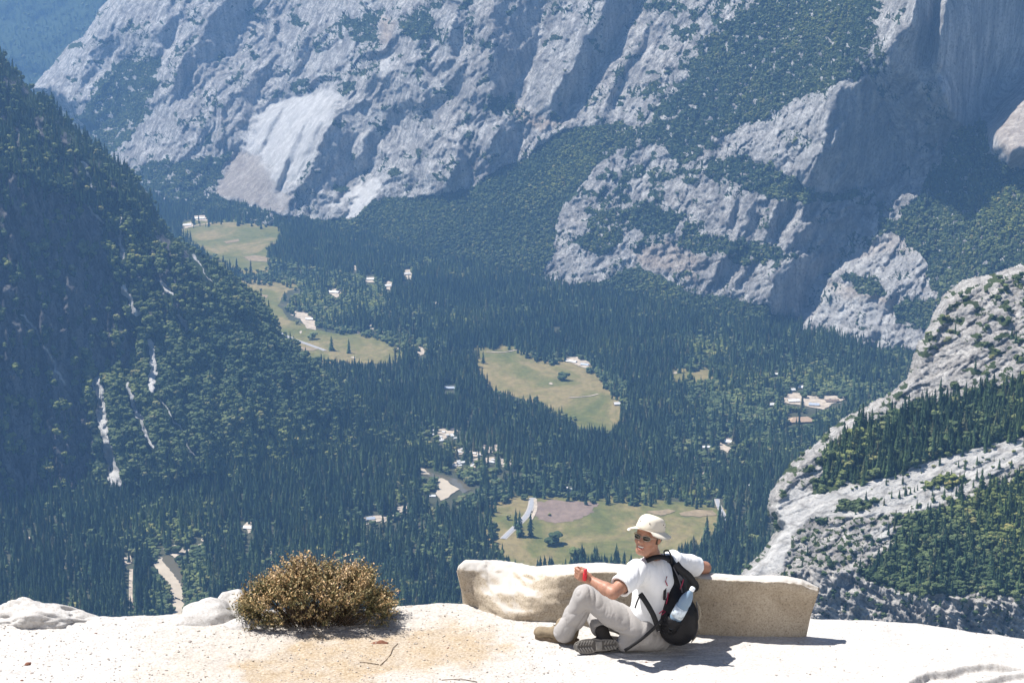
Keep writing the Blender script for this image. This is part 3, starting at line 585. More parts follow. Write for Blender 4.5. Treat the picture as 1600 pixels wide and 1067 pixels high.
# ------------------------------------------------------------------ lodges, cabins, tents and parked cars on the valley floor
M_tan = plain('tan_shingle_roof', (.42, .30, .20), .9, .2, .15, .3); M_grr = plain('grey_metal_roof', (.38, .42, .48), .6, .3, .08, .3); M_whr = plain('white_roof', (.72, .70, .66), .8, .2, .05, .3); M_brr = plain('brown_roof', (.20, .15, .115), .9, .2, .2, .3)
M_wal = plain('timber_wall', (.20, .14, .095), .9, .2, .15, .5); M_pwal = plain('pale_wall', (.46, .40, .32), .9, .2, .1, .5); M_win = plain('window_glass', (.05, .06, .08), .2, .5); M_canv = plain('white_canvas', (.68, .66, .62), .9, .1, .05, 1)
CLEAR = []
def gable(name, L, W, h, rh, ov, mat_r, mat_w, root, hip=0.0):
    V = [(-L / 2, -W / 2, -1), (L / 2, -W / 2, -1), (L / 2, W / 2, -1), (-L / 2, W / 2, -1), (-L / 2, -W / 2, h), (L / 2, -W / 2, h), (L / 2, W / 2, h), (-L / 2, W / 2, h), (-L / 2 + hip * W / 2, 0, h + rh * .98), (L / 2 - hip * W / 2, 0, h + rh * .98)]
    link('wall', mesh_np('wall', V, [[0, 1, 5, 4], [1, 2, 6, 5], [2, 3, 7, 6], [3, 0, 4, 7], [4, 8, 7], [5, 6, 9]], False), root, mat_w)
    a, b_ = L / 2 + ov, W / 2 + ov; e = h - ov * rh / (W / 2) + .06; hx = hip * W / 2; t_ = .35
    V = [(-a, -b_, e), (a, -b_, e), (a - hx, 0, h + rh + .1), (-a + hx, 0, h + rh + .1), (a, b_, e), (-a, b_, e)]; V += [(x, y, z - t_) for x, y, z in V]
    F = [[0, 1, 2, 3], [3, 2, 4, 5], [7, 6, 9, 8], [8, 9, 11, 10], [0, 6, 7, 1], [4, 10, 11, 5], [1, 7, 8, 2], [2, 8, 10, 4], [5, 11, 9, 3], [3, 9, 6, 0]] + ([[1, 2, 4], [0, 5, 3]] if hip else [])
    return link('roof', mesh_np('roof', V, F, False), root, mat_r)
def building(px, py, L, W, h, rh, rz, mr, mw, label, hip=0.0, wins=5):
    p = on_plane(px, py, FLOOR); root = empty('lodge' if L > 22 else 'cabin', (p[0], p[1], FLOOR), math.radians(rz), label=label, cat='building'); rf = gable('b', L, W, h, rh, 1.0, mr, mw, root, hip)
    wm = None
    for k in range(wins):
        x = -L / 2 + L * (k + .5) / wins; V = [(-.9, -.12, 0), (.9, -.12, 0), (.9, .1, 0), (-.9, .1, 0), (-.9, -.12, 1.4), (.9, -.12, 1.4), (.9, .1, 1.4), (-.9, .1, 1.4)]
        if wm is None: wm = mesh_np('window', V, [[0, 1, 5, 4], [1, 2, 6, 5], [3, 0, 4, 7], [4, 5, 6, 7]], False); wm.materials.append(M_win)
        o = link('window', wm, root); o.location = (x, -W / 2, h * .45)
    if L > 14: o = link('chimney', mesh_np('chimney', [(-.7, -.7, 0), (.7, -.7, 0), (.7, .7, 0), (-.7, .7, 0), (-.7, -.7, 3), (.7, -.7, 3), (.7, .7, 3), (-.7, .7, 3)], [[0, 1, 5, 4], [1, 2, 6, 5], [2, 3, 7, 6], [3, 0, 4, 7], [4, 5, 6, 7]], False), rf, M_pwal); o.location = (L * .25, 1.2, h + rh - 1.2)
    r = L / floor_Z(py) * FPX / 2 + 2; CLEAR.append([(px - r, py - 8), (px + r, py - 8), (px + r * .9, py + 1), (px - r * .9, py + 1)])
building(1251, 659, 72, 34, 5, 10, 8, M_tan, M_wal, 'wide lodge with a tan hipped roof below the bare village clearing', .9, 9)
building(703, 608, 36, 15, 5, 4, 2, M_grr, M_wal, 'long blue grey metal roofed building in the forest left of the middle meadow', 0, 6)
building(1240, 628, 34, 16, 5, 4, 10, M_whr, M_pwal, 'white roofed building at the left end of the village clearing')
building(1272, 634, 30, 14, 5, 4, -12, M_grr, M_pwal, 'grey roofed building in the middle of the village clearing')
building(1300, 628, 40, 16, 5, 4, 6, M_brr, M_pwal, 'brown roofed long building at the right end of the village clearing')
building(1238, 611, 16, 12, 5, 4, 20, M_whr, M_pwal, 'small white building above the left part of the village clearing', 0, 3)
building(1252, 607, 16, 12, 5, 5, -10, M_whr, M_pwal, 'small white building just above the village clearing, right one of two', 0, 3)
building(1205, 634, 18, 12, 5, 4, 15, M_whr, M_wal, 'white roofed cabin left of the village clearing', 0, 3)
building(1210, 586, 24, 10, 4, 3, 4, M_whr, M_wal, 'low white roof alone in the forest above the village', 0, 4)
building(1138, 692, 20, 12, 5, 4, -20, M_whr, M_pwal, 'pale cabin in the small clearing right of the forest centre', 0, 3)
building(1104, 700, 22, 10, 4, 3, 5, M_whr, M_wal, 'pale roofed cabin left of the small clearing right of the forest centre', 0, 3)
building(964, 633, 18, 12, 5, 5, 10, M_whr, M_wal, 'white cabin at the right end of the middle meadow', 0, 3)
building(893, 566, 34, 14, 4, 3, -25, M_whr, M_pwal, 'long pale building at the top edge of the middle meadow', 0, 5)
building(914, 571, 26, 12, 4, 3, -25, M_grr, M_pwal, 'grey roofed building in the bare ground right of the middle meadow top', 0, 4)
building(522, 458, 40, 18, 5, 4, -20, M_whr, M_pwal, 'pale building in the clearing right of the left meadow', 0, 5)
building(578, 438, 34, 14, 5, 4, 0, M_whr, M_wal, 'white roofed building in the far forest above the left meadow', 0, 5)
building(636, 430, 26, 14, 6, 5, 30, M_whr, M_pwal, 'pale tall building at the right of the far forest clearings', 0, 4)
building(606, 448, 22, 14, 5, 4, 10, M_whr, M_pwal, 'small pale building in the far forest between two others', 0, 3)
building(312, 343, 44, 18, 6, 5, 5, M_whr, M_pwal, 'long white lodge beyond the far meadow', 0, 6)
building(292, 353, 36, 16, 5, 4, 12, M_whr, M_pwal, 'white lodge at the left edge of the far meadow beside the ridge', 0, 5)
building(484, 500, 28, 14, 5, 3, -20, M_whr, M_pwal, 'pale building by the river bank inside the left meadow', 0, 4)
building(579, 812, 20, 12, 4, 4, 15, M_grr, M_wal, 'grey roofed cabin by the forest path left of centre', 0, 3)
building(676, 776, 14, 8, 3, 3, 0, M_whr, M_wal, 'small white cabin left of the river sand bar', 0, 2)
building(388, 826, 22, 12, 4, 4, -10, M_whr, M_wal, 'white roofed cabin in the dark forest left of centre', 0, 3)
rt_ = random.Random(3); tent0 = car0 = None
def tent(px, py, rz, label, group):
    global tent0
    p = on_plane(px, py, FLOOR)
    if tent0 is None:
        r0 = empty('tent_cabin', (0, 0, 0)); gable('t', 7, 5.5, 2.2, 1.8, .3, M_canv, M_canv, r0); tent0 = r0; r = r0
    else:
        r = tent0.copy(); COL.objects.link(r)
        for c in tent0.children: d = c.copy(); COL.objects.link(d); d.parent = r
    r.location = (p[0], p[1], FLOOR + 1.2); r.rotation_euler = (0, 0, rz); s = 1.25; r.scale = (s, s, s); tag(r, label, 'tent', group)
def car_mesh(col):
    V = []; prof = [(-2.2, .35), (-2.2, .95), (-1.9, 1.0), (-1.4, 1.45), (.5, 1.45), (1.1, 1.0), (2.1, .85), (2.2, .35)]
    for y in (-.88, .88): V += [(x, y * (.82 if z > 1.2 else 1), z) for x, z in prof]
    n = len(prof); F = [[i, (i + 1) % n, n + (i + 1) % n, n + i] for i in range(n)] + [list(range(n)), list(range(n, 2 * n))[::-1]]
    me = mesh_np('car_body', V, F, False); me.materials.append(plain('car_paint', col, .3, .5, .03)); return me
cars = []
def car(px, py, rz, k, label, group):
    p = on_plane(px, py, FLOOR)
    while len(cars) <= k:
        cm = car_mesh([(.75, .75, .75), (.45, .47, .50), (.30, .05, .05), (.10, .16, .30)][len(cars)]); r = empty('parked_car', (0, 0, 0)); link('body', cm, r)
        wv = []; wf = []
        for j in range(10): a = j * .628; wv += [(math.cos(a) * .34, 0, .34 + math.sin(a) * .34), (math.cos(a) * .34, .2, .34 + math.sin(a) * .34)]
        wf = [[2 * j, 2 * ((j + 1) % 10), 2 * ((j + 1) % 10) + 1, 2 * j + 1] for j in range(10)] + [[2 * j for j in range(10)], [2 * j + 1 for j in range(10)][::-1]]; wm = mesh_np('wheel', wv, wf, False); wm.materials.append(M_win)
        for x in (-1.4, 1.35):
            for y in (-.95, .75): o = link('wheel', wm, r); o.location = (x, y, 0)
        g_ = link('side_window', mesh_np('side_window', [(-1.3, -.86, 1.0), (.6, -.86, 1.0), (.3, -.78, 1.38), (-1.1, -.78, 1.38)], [[0, 1, 2, 3]], False), r, M_win); cars.append([r, False])
    src, used = cars[k]
    if not used: r = src; cars[k][1] = True
    else:
        r = src.copy(); COL.objects.link(r)
        for c in src.children: d = c.copy(); COL.objects.link(d); d.parent = r
    r.location = (p[0], p[1], FLOOR + 2.0); r.rotation_euler = (0, 0, rz); tag(r, label, 'car', group)
SPOTS = [(719, 706), (740, 709), (720, 726), (741, 726), (764, 720), (711, 726)]
for k in range(26):
    q_ = SPOTS[k % 6]; x = q_[0] + rt_.uniform(-9, 9); y = q_[1] + rt_.uniform(-4, 4); tent(x, y, rt_.uniform(-.4, .4), 'white canvas tent cabin among the pines in the centre of the valley', 'white tents of the camp in the central pines')
for k in range(12):
    x = rt_.uniform(664, 712); y = rt_.uniform(672, 700); tent(x, y, rt_.uniform(-.4, .4), 'white tent in the small camp left of the central tents', 'white tents left of the central camp')
for k in range(30):
    x = 755 + (k % 10) * 3.6 + rt_.uniform(-.5, .5); y = 697 + (k // 10) * 4; car(x, y, 1.5, rt_.choice((0, 0, 1, 2, 3)), 'tiny car parked in the rows beside the central camp', 'cars parked beside the central camp')
for k in range(14):
    x = 785 + (k % 7) * 2.6; y = 720 + (k // 7) * 6; car(x, y, 1.2, rt_.choice((0, 0, 1)), 'tiny pale car parked on the clearing right of the central camp', 'cars on the clearing right of the camp')
for k in range(12):
    x = 1225 + k * 8 + rt_.uniform(-1, 1); y = 622 + rt_.uniform(0, 9); car(x, y, rt_.uniform(0, 3), rt_.choice((0, 1, 3)), 'tiny car parked in the bare village clearing', 'cars in the village clearing')
for k, (x, y) in enumerate(((885, 764), (893, 766), (901, 762), (1028, 770), (1058, 772), (1168, 760), (1190, 745))): CLEAR.append([(x - 4, y - 5), (x + 4, y - 5), (x + 4, y + 1), (x - 4, y + 1)]); tent(x, y, .2, 'white tent at the forest edge behind the near meadow', 'white tents behind the near meadow')
for o in list(COL.objects):
    if o.name.startswith('tent_cabin'):
        q_ = project(np.array(o.location)); CLEAR.append([(q_[0] - 3.5, q_[1] - 4), (q_[0] + 3.5, q_[1] - 4), (q_[0] + 3.5, q_[1] + 1), (q_[0] - 3.5, q_[1] + 1)])
DIRT += CLEAR
# ------------------------------------------------------------------ trees
def leaf_mat(name, c0, c1, warm=(0.09, 0.09, 0.03), sc=1.0):
    m, t, b = new_mat(name); N = NT(t)
    r = N.n("ShaderNodeObjectInfo").outputs['Random']
    c = N.ramp(r, [(0.0, c0), (0.55, tuple((a + d) / 2 for a, d in zip(c0, c1))), (0.9, c1), (1.0, warm)])
    oi = N.n("ShaderNodeObjectInfo"); pn = N.noise(oi.outputs['Location'], 0.0035, 3, 0.6); c = N.mix(0.85, c, N.ramp(pn, [(0.36, (0.62, 0.72, 0.85)), (0.52, (1.0, 1.0, 1.0)), (0.66, (1.45, 1.30, 0.95))]), 'MULTIPLY')
    f = N.noise(N.coord(), 14 * sc, 4, 0.7); c = N.mix(0.8, c, N.ramp(f, [(0.3, 0.55), (0.7, 1.35)]), 'MULTIPLY')
    N.L(c, b.inputs['Base Color']); b.inputs['Roughness'].default_value = 1.0; b.inputs['Specular IOR Level'].default_value = 0.05
    return m
M_con = leaf_mat('conifer_needles', (0.040, 0.068, 0.038), (0.100, 0.150, 0.065), (0.15, 0.14, 0.07))
M_oak = leaf_mat('oak_leaves', (0.055, 0.080, 0.036), (0.15, 0.18, 0.075), (0.20, 0.19, 0.09), 0.6)
M_bark = plain('bark', (0.14, 0.10, 0.07), 0.95, 0.1, 0.25, 9)

def conifer_crown(seed, width=0.13, tiers=9, lean=0.0, base=0.07):
    """drooping whorls of boughs round a stem, unit height: each bough is a folded blade with its own length"""
    r = random.Random(seed); V = []; F = []
    for k in range(tiers):
        f = k / (tiers - 1); z = base + (1 - base) * f * 0.93; R = width * (1 - f) ** 0.8 * (0.82 + 0.36 * r.random()) + 0.014
        nb = 9 if k < tiers * 0.6 else 7; a0 = r.random() * 6.28; dz = (1 - base) / tiers
        for j in range(nb):
            a = a0 + j / nb * 6.283 + r.uniform(-.25, .25); L = R * r.uniform(0.62, 1.25); wd = 0.36 * r.uniform(.8, 1.3)
            ztip = z - dz * r.uniform(0.15, 0.75); ztop = z + dz * r.uniform(0.9, 1.5)
            b = len(V)
            V.append((0, 0, min(ztop, 1.0))); V.append((math.cos(a - wd) * L * .72, math.sin(a - wd) * L * .72, ztip + dz * .1)); V.append((math.cos(a) * L, math.sin(a) * L, ztip - dz * 0.1)); V.append((math.cos(a + wd) * L * .72, math.sin(a + wd) * L * .72, ztip + dz * .05)); V.append((0, 0, z - dz * 0.1))
            F += [(b, b + 1, b + 2), (b, b + 2, b + 3), (b + 4, b + 2, b + 1), (b + 4, b + 3, b + 2)]
    b = len(V); V += [(0.012, 0, .9), (-.008, .01, .9), (-.008, -.01, .9), (0, 0, 1.02)]; F += [(b, b + 1, b + 3), (b + 1, b + 2, b + 3), (b + 2, b, b + 3)]
    return mesh_np('conifer_crown', V, F, False)
def oak_crown(seed, n=9, flat=1.0):
    """a heap of ragged leaf clumps, unit height"""
    r = random.Random(seed); bm = bmesh.new()
    for k in range(n):
        a = r.random() * 6.28; d = r.uniform(0.05, 0.34) * (1 if k else 0); z = 0.42 + r.uniform(-.24, .30) * (1 - d); s = r.uniform(0.17, 0.27)
        g = bmesh.ops.create_icosphere(bm, subdivisions=2, radius=s); c = Vector((math.cos(a) * d, math.sin(a) * d, z * flat))
        for v in g['verts']:
            q = v.co.copy(); v.co = q * r.uniform(0.72, 1.22); v.co.z *= 0.82; v.co += c
    me = bpy.data.meshes.new('oak_crown'); bm.to_mesh(me); bm.free(); return me
def trunk_mesh(h0, r0):
    V = []; F = []
    for k, (z, r) in enumerate(((-0.06, r0 * 1.5), (0.02, r0), (h0, r0 * 0.45))):
        for j in range(6): V.append((math.cos(j * 1.047) * r, math.sin(j * 1.047) * r, z))
    for k in range(2):
        for j in range(6): F.append((k * 6 + j, k * 6 + (j + 1) % 6, k * 6 + 6 + (j + 1) % 6, k * 6 + 6 + j))
    return mesh_np('trunk', V, F)
KINDS = []      # (name, category, crown mesh, trunk mesh)
for sd, w, tr, bs in ((1, .15, 10, .05), (2, .18, 9, .04), (3, .12, 11, .07), (4, .20, 8, .03)):
    me = conifer_crown(sd, w, tr, 0, bs); me.materials.append(M_con); tm = trunk_mesh(0.9, 0.012); tm.materials.append(M_bark); KINDS.append(('conifer', 'conifer', me, tm))
for sd in (11, 12, 13):
    me = oak_crown(sd, 11); me.materials.append(M_oak); tm = trunk_mesh(0.5, 0.03); tm.materials.append(M_bark); KINDS.append(('broadleaf_tree', 'broadleaf tree', me, tm))

def inside_any(px, py, polys, grow=0.0):
    r = np.zeros(px.shape, bool)
    for p in polys:
        p = np.asarray(p, float); a, b = p.min(0) - 3, p.max(0) + 3
        k = (px > a[0]) & (px < b[0]) & (py > a[1]) & (py < b[1])
        if k.any(): r[k] |= poly_sd(px[k], py[k], p) > (-grow if np.isscalar(grow) else -grow[k])
    return r
def behind(rel, pts):
    """points hidden by another slope of the terrain"""
    px, py, Z = project(pts); j = np.round((px - rel.px[0]) / rel.step).astype(int); i = np.round((py - rel.py[0]) / rel.step).astype(int)
    ok = (i >= 0) & (j >= 0) & (i < rel.X.shape[0]) & (j < rel.X.shape[1]); r = np.zeros(len(pts), bool)
    ii, jj = i[ok], j[ok]; kk = rel.keep[ii, jj] if rel.keep is not None else True
    r[ok] = kk & (Z[ok] > rel.Z[ii, jj] + 25); return r
def cull(p, ytop=-25, ybot=1010):
    px, py, Z = project(p); return (px > -60) & (px < 1660) & (py > ytop) & (py < ybot)

TREES = {'valley_forest': [], 'north_wall_forest': [], 'ridge_forest': [], 'slope_forest': []}   # rows: x y z height width kind
def add(reg, p, h, kind, w=None):
    w = np.ones(len(p)) if w is None else w
    TREES[reg].append(np.c_[p, h, w, kind])

# valley floor
n = 200000
Zs = np.sqrt(RNG.uniform(3500 ** 2, 10200 ** 2, n)); xs = RNG.uniform(-860, 860, n) / FPX * Zs; 
ys = np.sqrt(np.maximum(Zs ** 2 - 1480 ** 2, 1))
pts = np.c_[xs, ys, np.full(n, FLOOR)]
pts = pts[cull(pts, 180, 1045)]
dn = fbm(pts[:, 0] / 260, pts[:, 1] / 260, 4, 500); pts = pts[RNG.random(len(pts)) < np.clip(0.88 + dn * 1.0, 0.22, 1)]
oakn = fbm(pts[:, 0] / 420, pts[:, 1] / 420, 4, 510); px, py, Z = project(pts)
oakp = np.clip(0.16 + oakn * 0.9, 0.03, 0.8) + 0.35 * sstep(1000, 1150, px) * sstep(500, 560, py) * sstep(760, 680, py)
riv = inside_any(px, py, [[(700, 735), (780, 740), (800, 790), (720, 800), (640, 780)], [(230, 850), (320, 850), (330, 980), (240, 980)], [(480, 505), (700, 540), (690, 560), (490, 545)], [(395, 405), (600, 440), (600, 500), (450, 515), (415, 470)], [(840, 545), (980, 600), (985, 650), (900, 610)]])
oakp = np.where(riv, 0.75, oakp)
isoak = RNG.random(len(pts)) < oakp
hh = np.where(isoak, RNG.uniform(14, 24, len(pts)), (22 + 32 * RNG.random(len(pts)) ** 0.8) * np.clip(1 + 0.45 * fbm(pts[:, 0] / 150, pts[:, 1] / 150, 3, 520), 0.6, 1.3))
kill = np.zeros(len(pts), bool); edge_r = -9 * RNG.random(len(pts)) ** 5 
for f in (0.0, 0.35, 0.7, 1.0):
    q = pts + np.c_[np.zeros(len(pts)), np.zeros(len(pts)), hh * f]; a, b, _ = project(q)
    kill |= inside_any(a, b, MEADOWS, edge_r) | inside_any(a, b, SAND[:2], 0.5)
    kill |= inside_any(a, b, DIRT, 0.0) & (RNG.random(len(pts)) < 0.60); kill |= inside_any(a, b, CLEAR, 0.0) & (RNG.random(len(pts)) < 0.9)
    kill |= inside_any(a, b, SAND[2:], 0)
    if f < 0.8:
        kill |= inside_any(a, b, [[(248, 868), (268, 866), (284, 890), (290, 940), (288, 985), (284, 985), (280, 930)], [(664, 728), (700, 744), (726, 752), (740, 768), (716, 768), (690, 748), (668, 742)]], 1)
for q in roads:
    kill |= line_d(pts[:, 0], pts[:, 1], q) < 9
pts, hh, isoak = pts[~kill], hh[~kill], isoak[~kill]
vis = ~(behind(lr, pts + [0, 0, 60]) | behind(rs, pts + [0, 0, 60]) | behind(nw, pts + [0, 0, 60]))
pts, hh, isoak = pts[vis], hh[vis], isoak[vis]
add('valley_forest', pts, hh, np.where(isoak, RNG.integers(4, 7, len(pts)), RNG.integers(0, 4, len(pts))), np.where(isoak, 1.05, RNG.uniform(0.85, 1.15, len(pts))))
# slopes
def scatter(reg, rel, n, dens, hlo, hhi, pcon, seed, hc=None, wid=1.0):
    r = np.random.default_rng(seed); p, x, y = rel.sample(n, dens, r)
    con = r.random(n) < (pcon if np.isscalar(pcon) else pcon(x, y)); h = hlo * .6 + (hhi * 1.1 - hlo * .6) * r.random(n) ** 1.7
    if hc: h = np.where(con, r.uniform(hc[0], hc[1], n), h)
    k = np.where(con, r.integers(0, 4, n), r.integers(4, 7, n)); ok = cull(p)
    p = p - np.array([0, 0, 1.0]); add(reg, p[ok], h[ok], k[ok], np.where(con[ok], 1.0, wid))
scatter('north_wall_forest', nw, 56000, np.clip(nw.A['veg'] - 0.38, 0, 1) * (1 - sstep(nw.Y * 0, 30, nw.Y - basey) * .8), 6, 15, lambda x, y: 0.22 + 0.5 * sstep(40, -60, np.interp(x, [b[0] for b in NW_BASE], [b[1] for b in NW_BASE]) - y - 20), 31, (12, 30), 1.05)
scatter('north_wall_forest', fm, 5000, fm.A['veg'] * (fm.X < 190) * (fm.Y < 160), 20, 30, 0.8, 32, (24, 42))
scatter('ridge_forest', lr, 25000, np.clip(lr.A['veg'] - 0.25, 0, 1) * (scree_d < .03) * (1 - 0.5 * up), 10, 22, lambda x, y: 0.15 + 0.55 * sstep(400, 300, y) + 0.5 * sstep(560, 640, x * 0.25 + y * 0.75), 33, (16, 36), 1.0)
scatter('slope_forest', rs, 3300, np.clip(rs.A['veg'] - 0.35, 0, 1) * (1 - conb), 4, 10, 0.05, 34, (12, 24), 1.15)
scatter('slope_forest', rs, 2700, dense * (1 - low), 5, 13, 0.10, 35, (14, 28), 1.1)
scatter('slope_forest', rs, 1200, conb, 8, 18, 0.72, 36, (18, 34), 1.15)
scatter('slope_forest', rs, 260, rs.mask([(1470, 780), (1600, 740), (1700, 720), (1700, 915), (1600, 930), (1400, 920), (1380, 880)], 8), 12, 22, 1.0, 37, (16, 32), 1.2)
scatter('slope_forest', rs, 150, slab * sstep(-0.1, 0.3, fbm(rs.X / 10, rs.Y / 6, 3, 77)) * sstep(1290, 1340, rs.X), 3, 6, 0.45, 38, (8, 18), 1.3)
scatter('slope_forest', rs, 420, low * sstep(0.0, 0.3, fbm(rs.X / 16, rs.Y / 12, 3, 78)), 4, 8, 0.12, 39, (8, 16), 1.3)

# the ones that show largest are trees of their own, the rest of each wood is one object
ALLT = []; 
for reg, rows in TREES.items():
    a = np.concatenate(rows); TREES[reg] = a
    px, py, Z = project(a[:, :3]); ap = a[:, 3] / Z * FPX
    top = project(a[:, :3] + np.c_[a[:, 3] * 0, a[:, 3] * 0, a[:, 3]])[1]
    hid = (px < 5) | (px > 1595) | (py > np.interp(px, [0, 160, 300, 370, 620, 735, 1260, 1430, 1600], [935, 955, 925, 900, 930, 885, 900, 965, 990])) | (top < 5)
    hid |= (px > 700) & (px < 1290) & (py > 885)
    hid |= (px > 350) & (px < 625) & (py > 875)
    hid |= (px > 970) & (px < 1100) & (py > 810)
    if reg == 'valley_forest': hid |= behind(lr, a[:, :3] + np.c_[a[:, 3] * 0, a[:, 3] * 0, a[:, 3] * .5]) | behind(rs, a[:, :3] + np.c_[a[:, 3] * 0, a[:, 3] * 0, a[:, 3] * .5])
    ap = np.where(hid, 0, ap)
    ALLT.append(np.c_[np.full(len(a), list(TREES).index(reg)), np.arange(len(a)), ap, a[:, 5]])
ALLT = np.concatenate(ALLT)
pick = []
for con, num in ((True, 300), (False, 240)):
    q = ALLT[(ALLT[:, 3] < 4) == con]; q = q[np.argsort(-q[:, 2])][:num]; pick.append(q)
pick = np.concatenate(pick)
LBL = {('slope_forest', 'conifer'): ('tall dark conifer standing on the granite slope right of the man', 'conifers on the right granite slope'),
       ('slope_forest', 'broadleaf_tree'): ('rounded green bush growing on the granite slope right of the man', 'bushes on the right granite slope'),
       ('valley_forest', 'conifer'): ('pointed blue green conifer in the nearest part of the valley forest', 'conifers on the valley floor'),
       ('valley_forest', 'broadleaf_tree'): ('rounded paler green tree among the conifers of the valley floor', 'broadleaf trees on the valley floor'),
       ('ridge_forest', 'conifer'): ('dark conifer growing on the steep left ridge', 'conifers on the left ridge'),
       ('ridge_forest', 'broadleaf_tree'): ('rounded dark tree growing on the steep left ridge', 'oaks on the left ridge'),
       ('north_wall_forest', 'conifer'): ('small hazy conifer on the slopes of the far valley wall', 'conifers on the far valley wall'),
       ('north_wall_forest', 'broadleaf_tree'): ('small hazy bush on the slopes of the far valley wall', 'bushes on the far valley wall')}
def tree(kind, loc, h, w, rz, label, group=None):
    name, cat, cm, tm = KINDS[kind]
    root = empty(name, loc, rz, label=label, cat=cat, group=group); root.scale = (h * w, h * w, h)
    a = link('crown', cm, root); b = link('trunk', tm, root); return root, a
def where(reg, name, row, lab, grp):
    """say which stretch of the wood a tree stands in, by something one can find"""
    x, y, _ = project(row[:3]); sz = 'tall' if row[3] > (24 if reg == 'slope_forest' else 42) else 'smaller'
    con = name == 'conifer'; noun = ('pointed dark conifer' if con else 'rounded green tree')
    if reg == 'valley_forest':
        pl = ('in the forest above the left granite ledge' if x < 170 else 'in the forest left of the pale river bend' if x < 240 else 'in the forest between the river bend and the shrub' if x < 350 else 'in the forest just above the dry shrub' if x < 600 and y > 800 else 'in the forest between the shrub and the near meadow' if x < 790 else 'in the forest around the near meadow' if x < 1130 else 'below the granite slope at the right edge of the valley')
    elif reg == 'slope_forest':
        noun = noun if con else 'rounded green bush'
        pl = ('in the dense band above the pale slabs' if y < 765 and x < 1600 and rs_at(conb, x, y) > .4 else 'on the dark cliff at the foot of the granite slope' if rs_at(low, x, y) > .5 else 'among pale rocks left on the lower granite slope' if x < 1400 and y > 790 else 'in the thick wood right on the lower granite slope' if y > 740 else 'on the rough rocks above the conifer band')
    else: return lab, grp
    return f'{sz} {noun} {pl}', (('conifers ' if con else 'bushes ') + pl)[:110]
def rs_at(m, x, y):
    i = int(np.clip((y - rs.py[0]) / rs.step, 0, m.shape[0] - 1)); j = int(np.clip((x - rs.px[0]) / rs.step, 0, m.shape[1] - 1)); return m[i, j]
sources = {}; regs = list(TREES)
taken = {r: [] for r in regs}
for g, i, ap, kd in pick:
    reg = regs[int(g)]; row = TREES[reg][int(i)]; kd = int(kd); name = KINDS[kd][0]; taken[reg].append(int(i))
    lab, grp = LBL[(reg, name)]; lab, grp = where(reg, name, row, lab, grp)
    root, crown = tree(kd, row[:3], row[3], row[4], random.random() * 6.28, lab, grp); sources.setdefault(kd, crown)
# trees the photograph shows on their own in the meadows: (x, y, height m, kind, width, label)
for (x, y, h, kd, w, lab) in (
    (864, 850, 34, 4, 1.45, 'broad round dark tree standing alone in the near meadow'),
    (858, 806, 9, 5, 1.3, 'tiny lone tree on the pinkish part of the near meadow'),
    (812, 838, 66, 0, 1.3, 'tall conifer in the pair beside the meadow road, left one'),
    (829, 839, 62, 3, 1.0, 'tall conifer in the pair beside the meadow road, right one'),
    (806, 826, 54, 2, 1.2, 'shorter conifer just behind the pair beside the meadow road'),
    (793, 812, 16, 5, 1.0, 'small dark tree in the grass left of the meadow road bend'),
    (882, 594, 33, 6, 1.2, 'round dark tree alone in the middle meadow'),
    (1104, 842, 62, 0, 1.2, 'narrow conifer at the right edge of the near meadow'),
    (420, 402, 55, 1, 1.2, 'tall conifer at the right edge of the far meadow'),
    (425, 398, 48, 3, 1.2, 'bushy conifer beside the tall one at the far meadow edge'),
    (392, 428, 60, 0, 1.0, 'slender conifer between the two left meadows'),
    (370, 424, 58, 1, 1.0, 'conifer on the near edge of the far meadow'),
    (445, 470, 38, 3, 1.6, 'dark bushy tree in the left meadow above the pale river bank'),
    (408, 455, 12, 5, 1.0, 'small shrub in the left meadow, near the ridge'),
    (462, 468, 26, 4, 1.3, 'low round tree beside the bushy one in the left meadow'),
    (755, 568, 44, 0, 1.2, 'conifer at the top left corner of the middle meadow'),
    (518, 548, 55, 1, 1.2, 'tall conifer at the end of the pale road in the left meadow'),
    (545, 552, 52, 2, 1.4, 'conifer standing right of the end of the pale meadow road'),
    (488, 530, 30, 4, 1.3, 'round tree on the near bank just above the pale road'),
    (900, 872, 30, 4, 1.4, 'round tree at the foot of the near meadow, above the slab'), (1010, 812, 8, 5, 1.2, 'small bush in the near meadow behind the hat')):
    p = on_plane(x, y, FLOOR); root, crown = tree(kd, p, h, w, random.random() * 6.28, lab); sources.setdefault(kd, crown)
for (x, y, h) in [(840, 903, 42), (850, 903, 52), (858, 903, 56), (866, 903, 58), (880, 904, 46), (893, 902, 50), (903, 901, 60), (915, 900, 68), (926, 900, 72), (938, 903, 56), (948, 903, 60), (958, 901, 68), (968, 903, 58), (980, 904, 56), (790, 898, 44), (800, 900, 46), (1066, 890, 60), (1078, 884, 64), (1088, 878, 60), (1112, 862, 56), (1098, 884, 68), (1120, 872, 58)]:
    for k in range(3):
        a = x + random.uniform(-6, 6); p = on_plane(a, y + random.uniform(-3, 5), FLOOR)
        tree(random.choice((0, 1, 3)), p, h * random.uniform(.8, 1.15), 1.15, random.random() * 6.28, 'conifer in the clump between the near meadow and the slab bench', 'conifers at the foot of the near meadow')

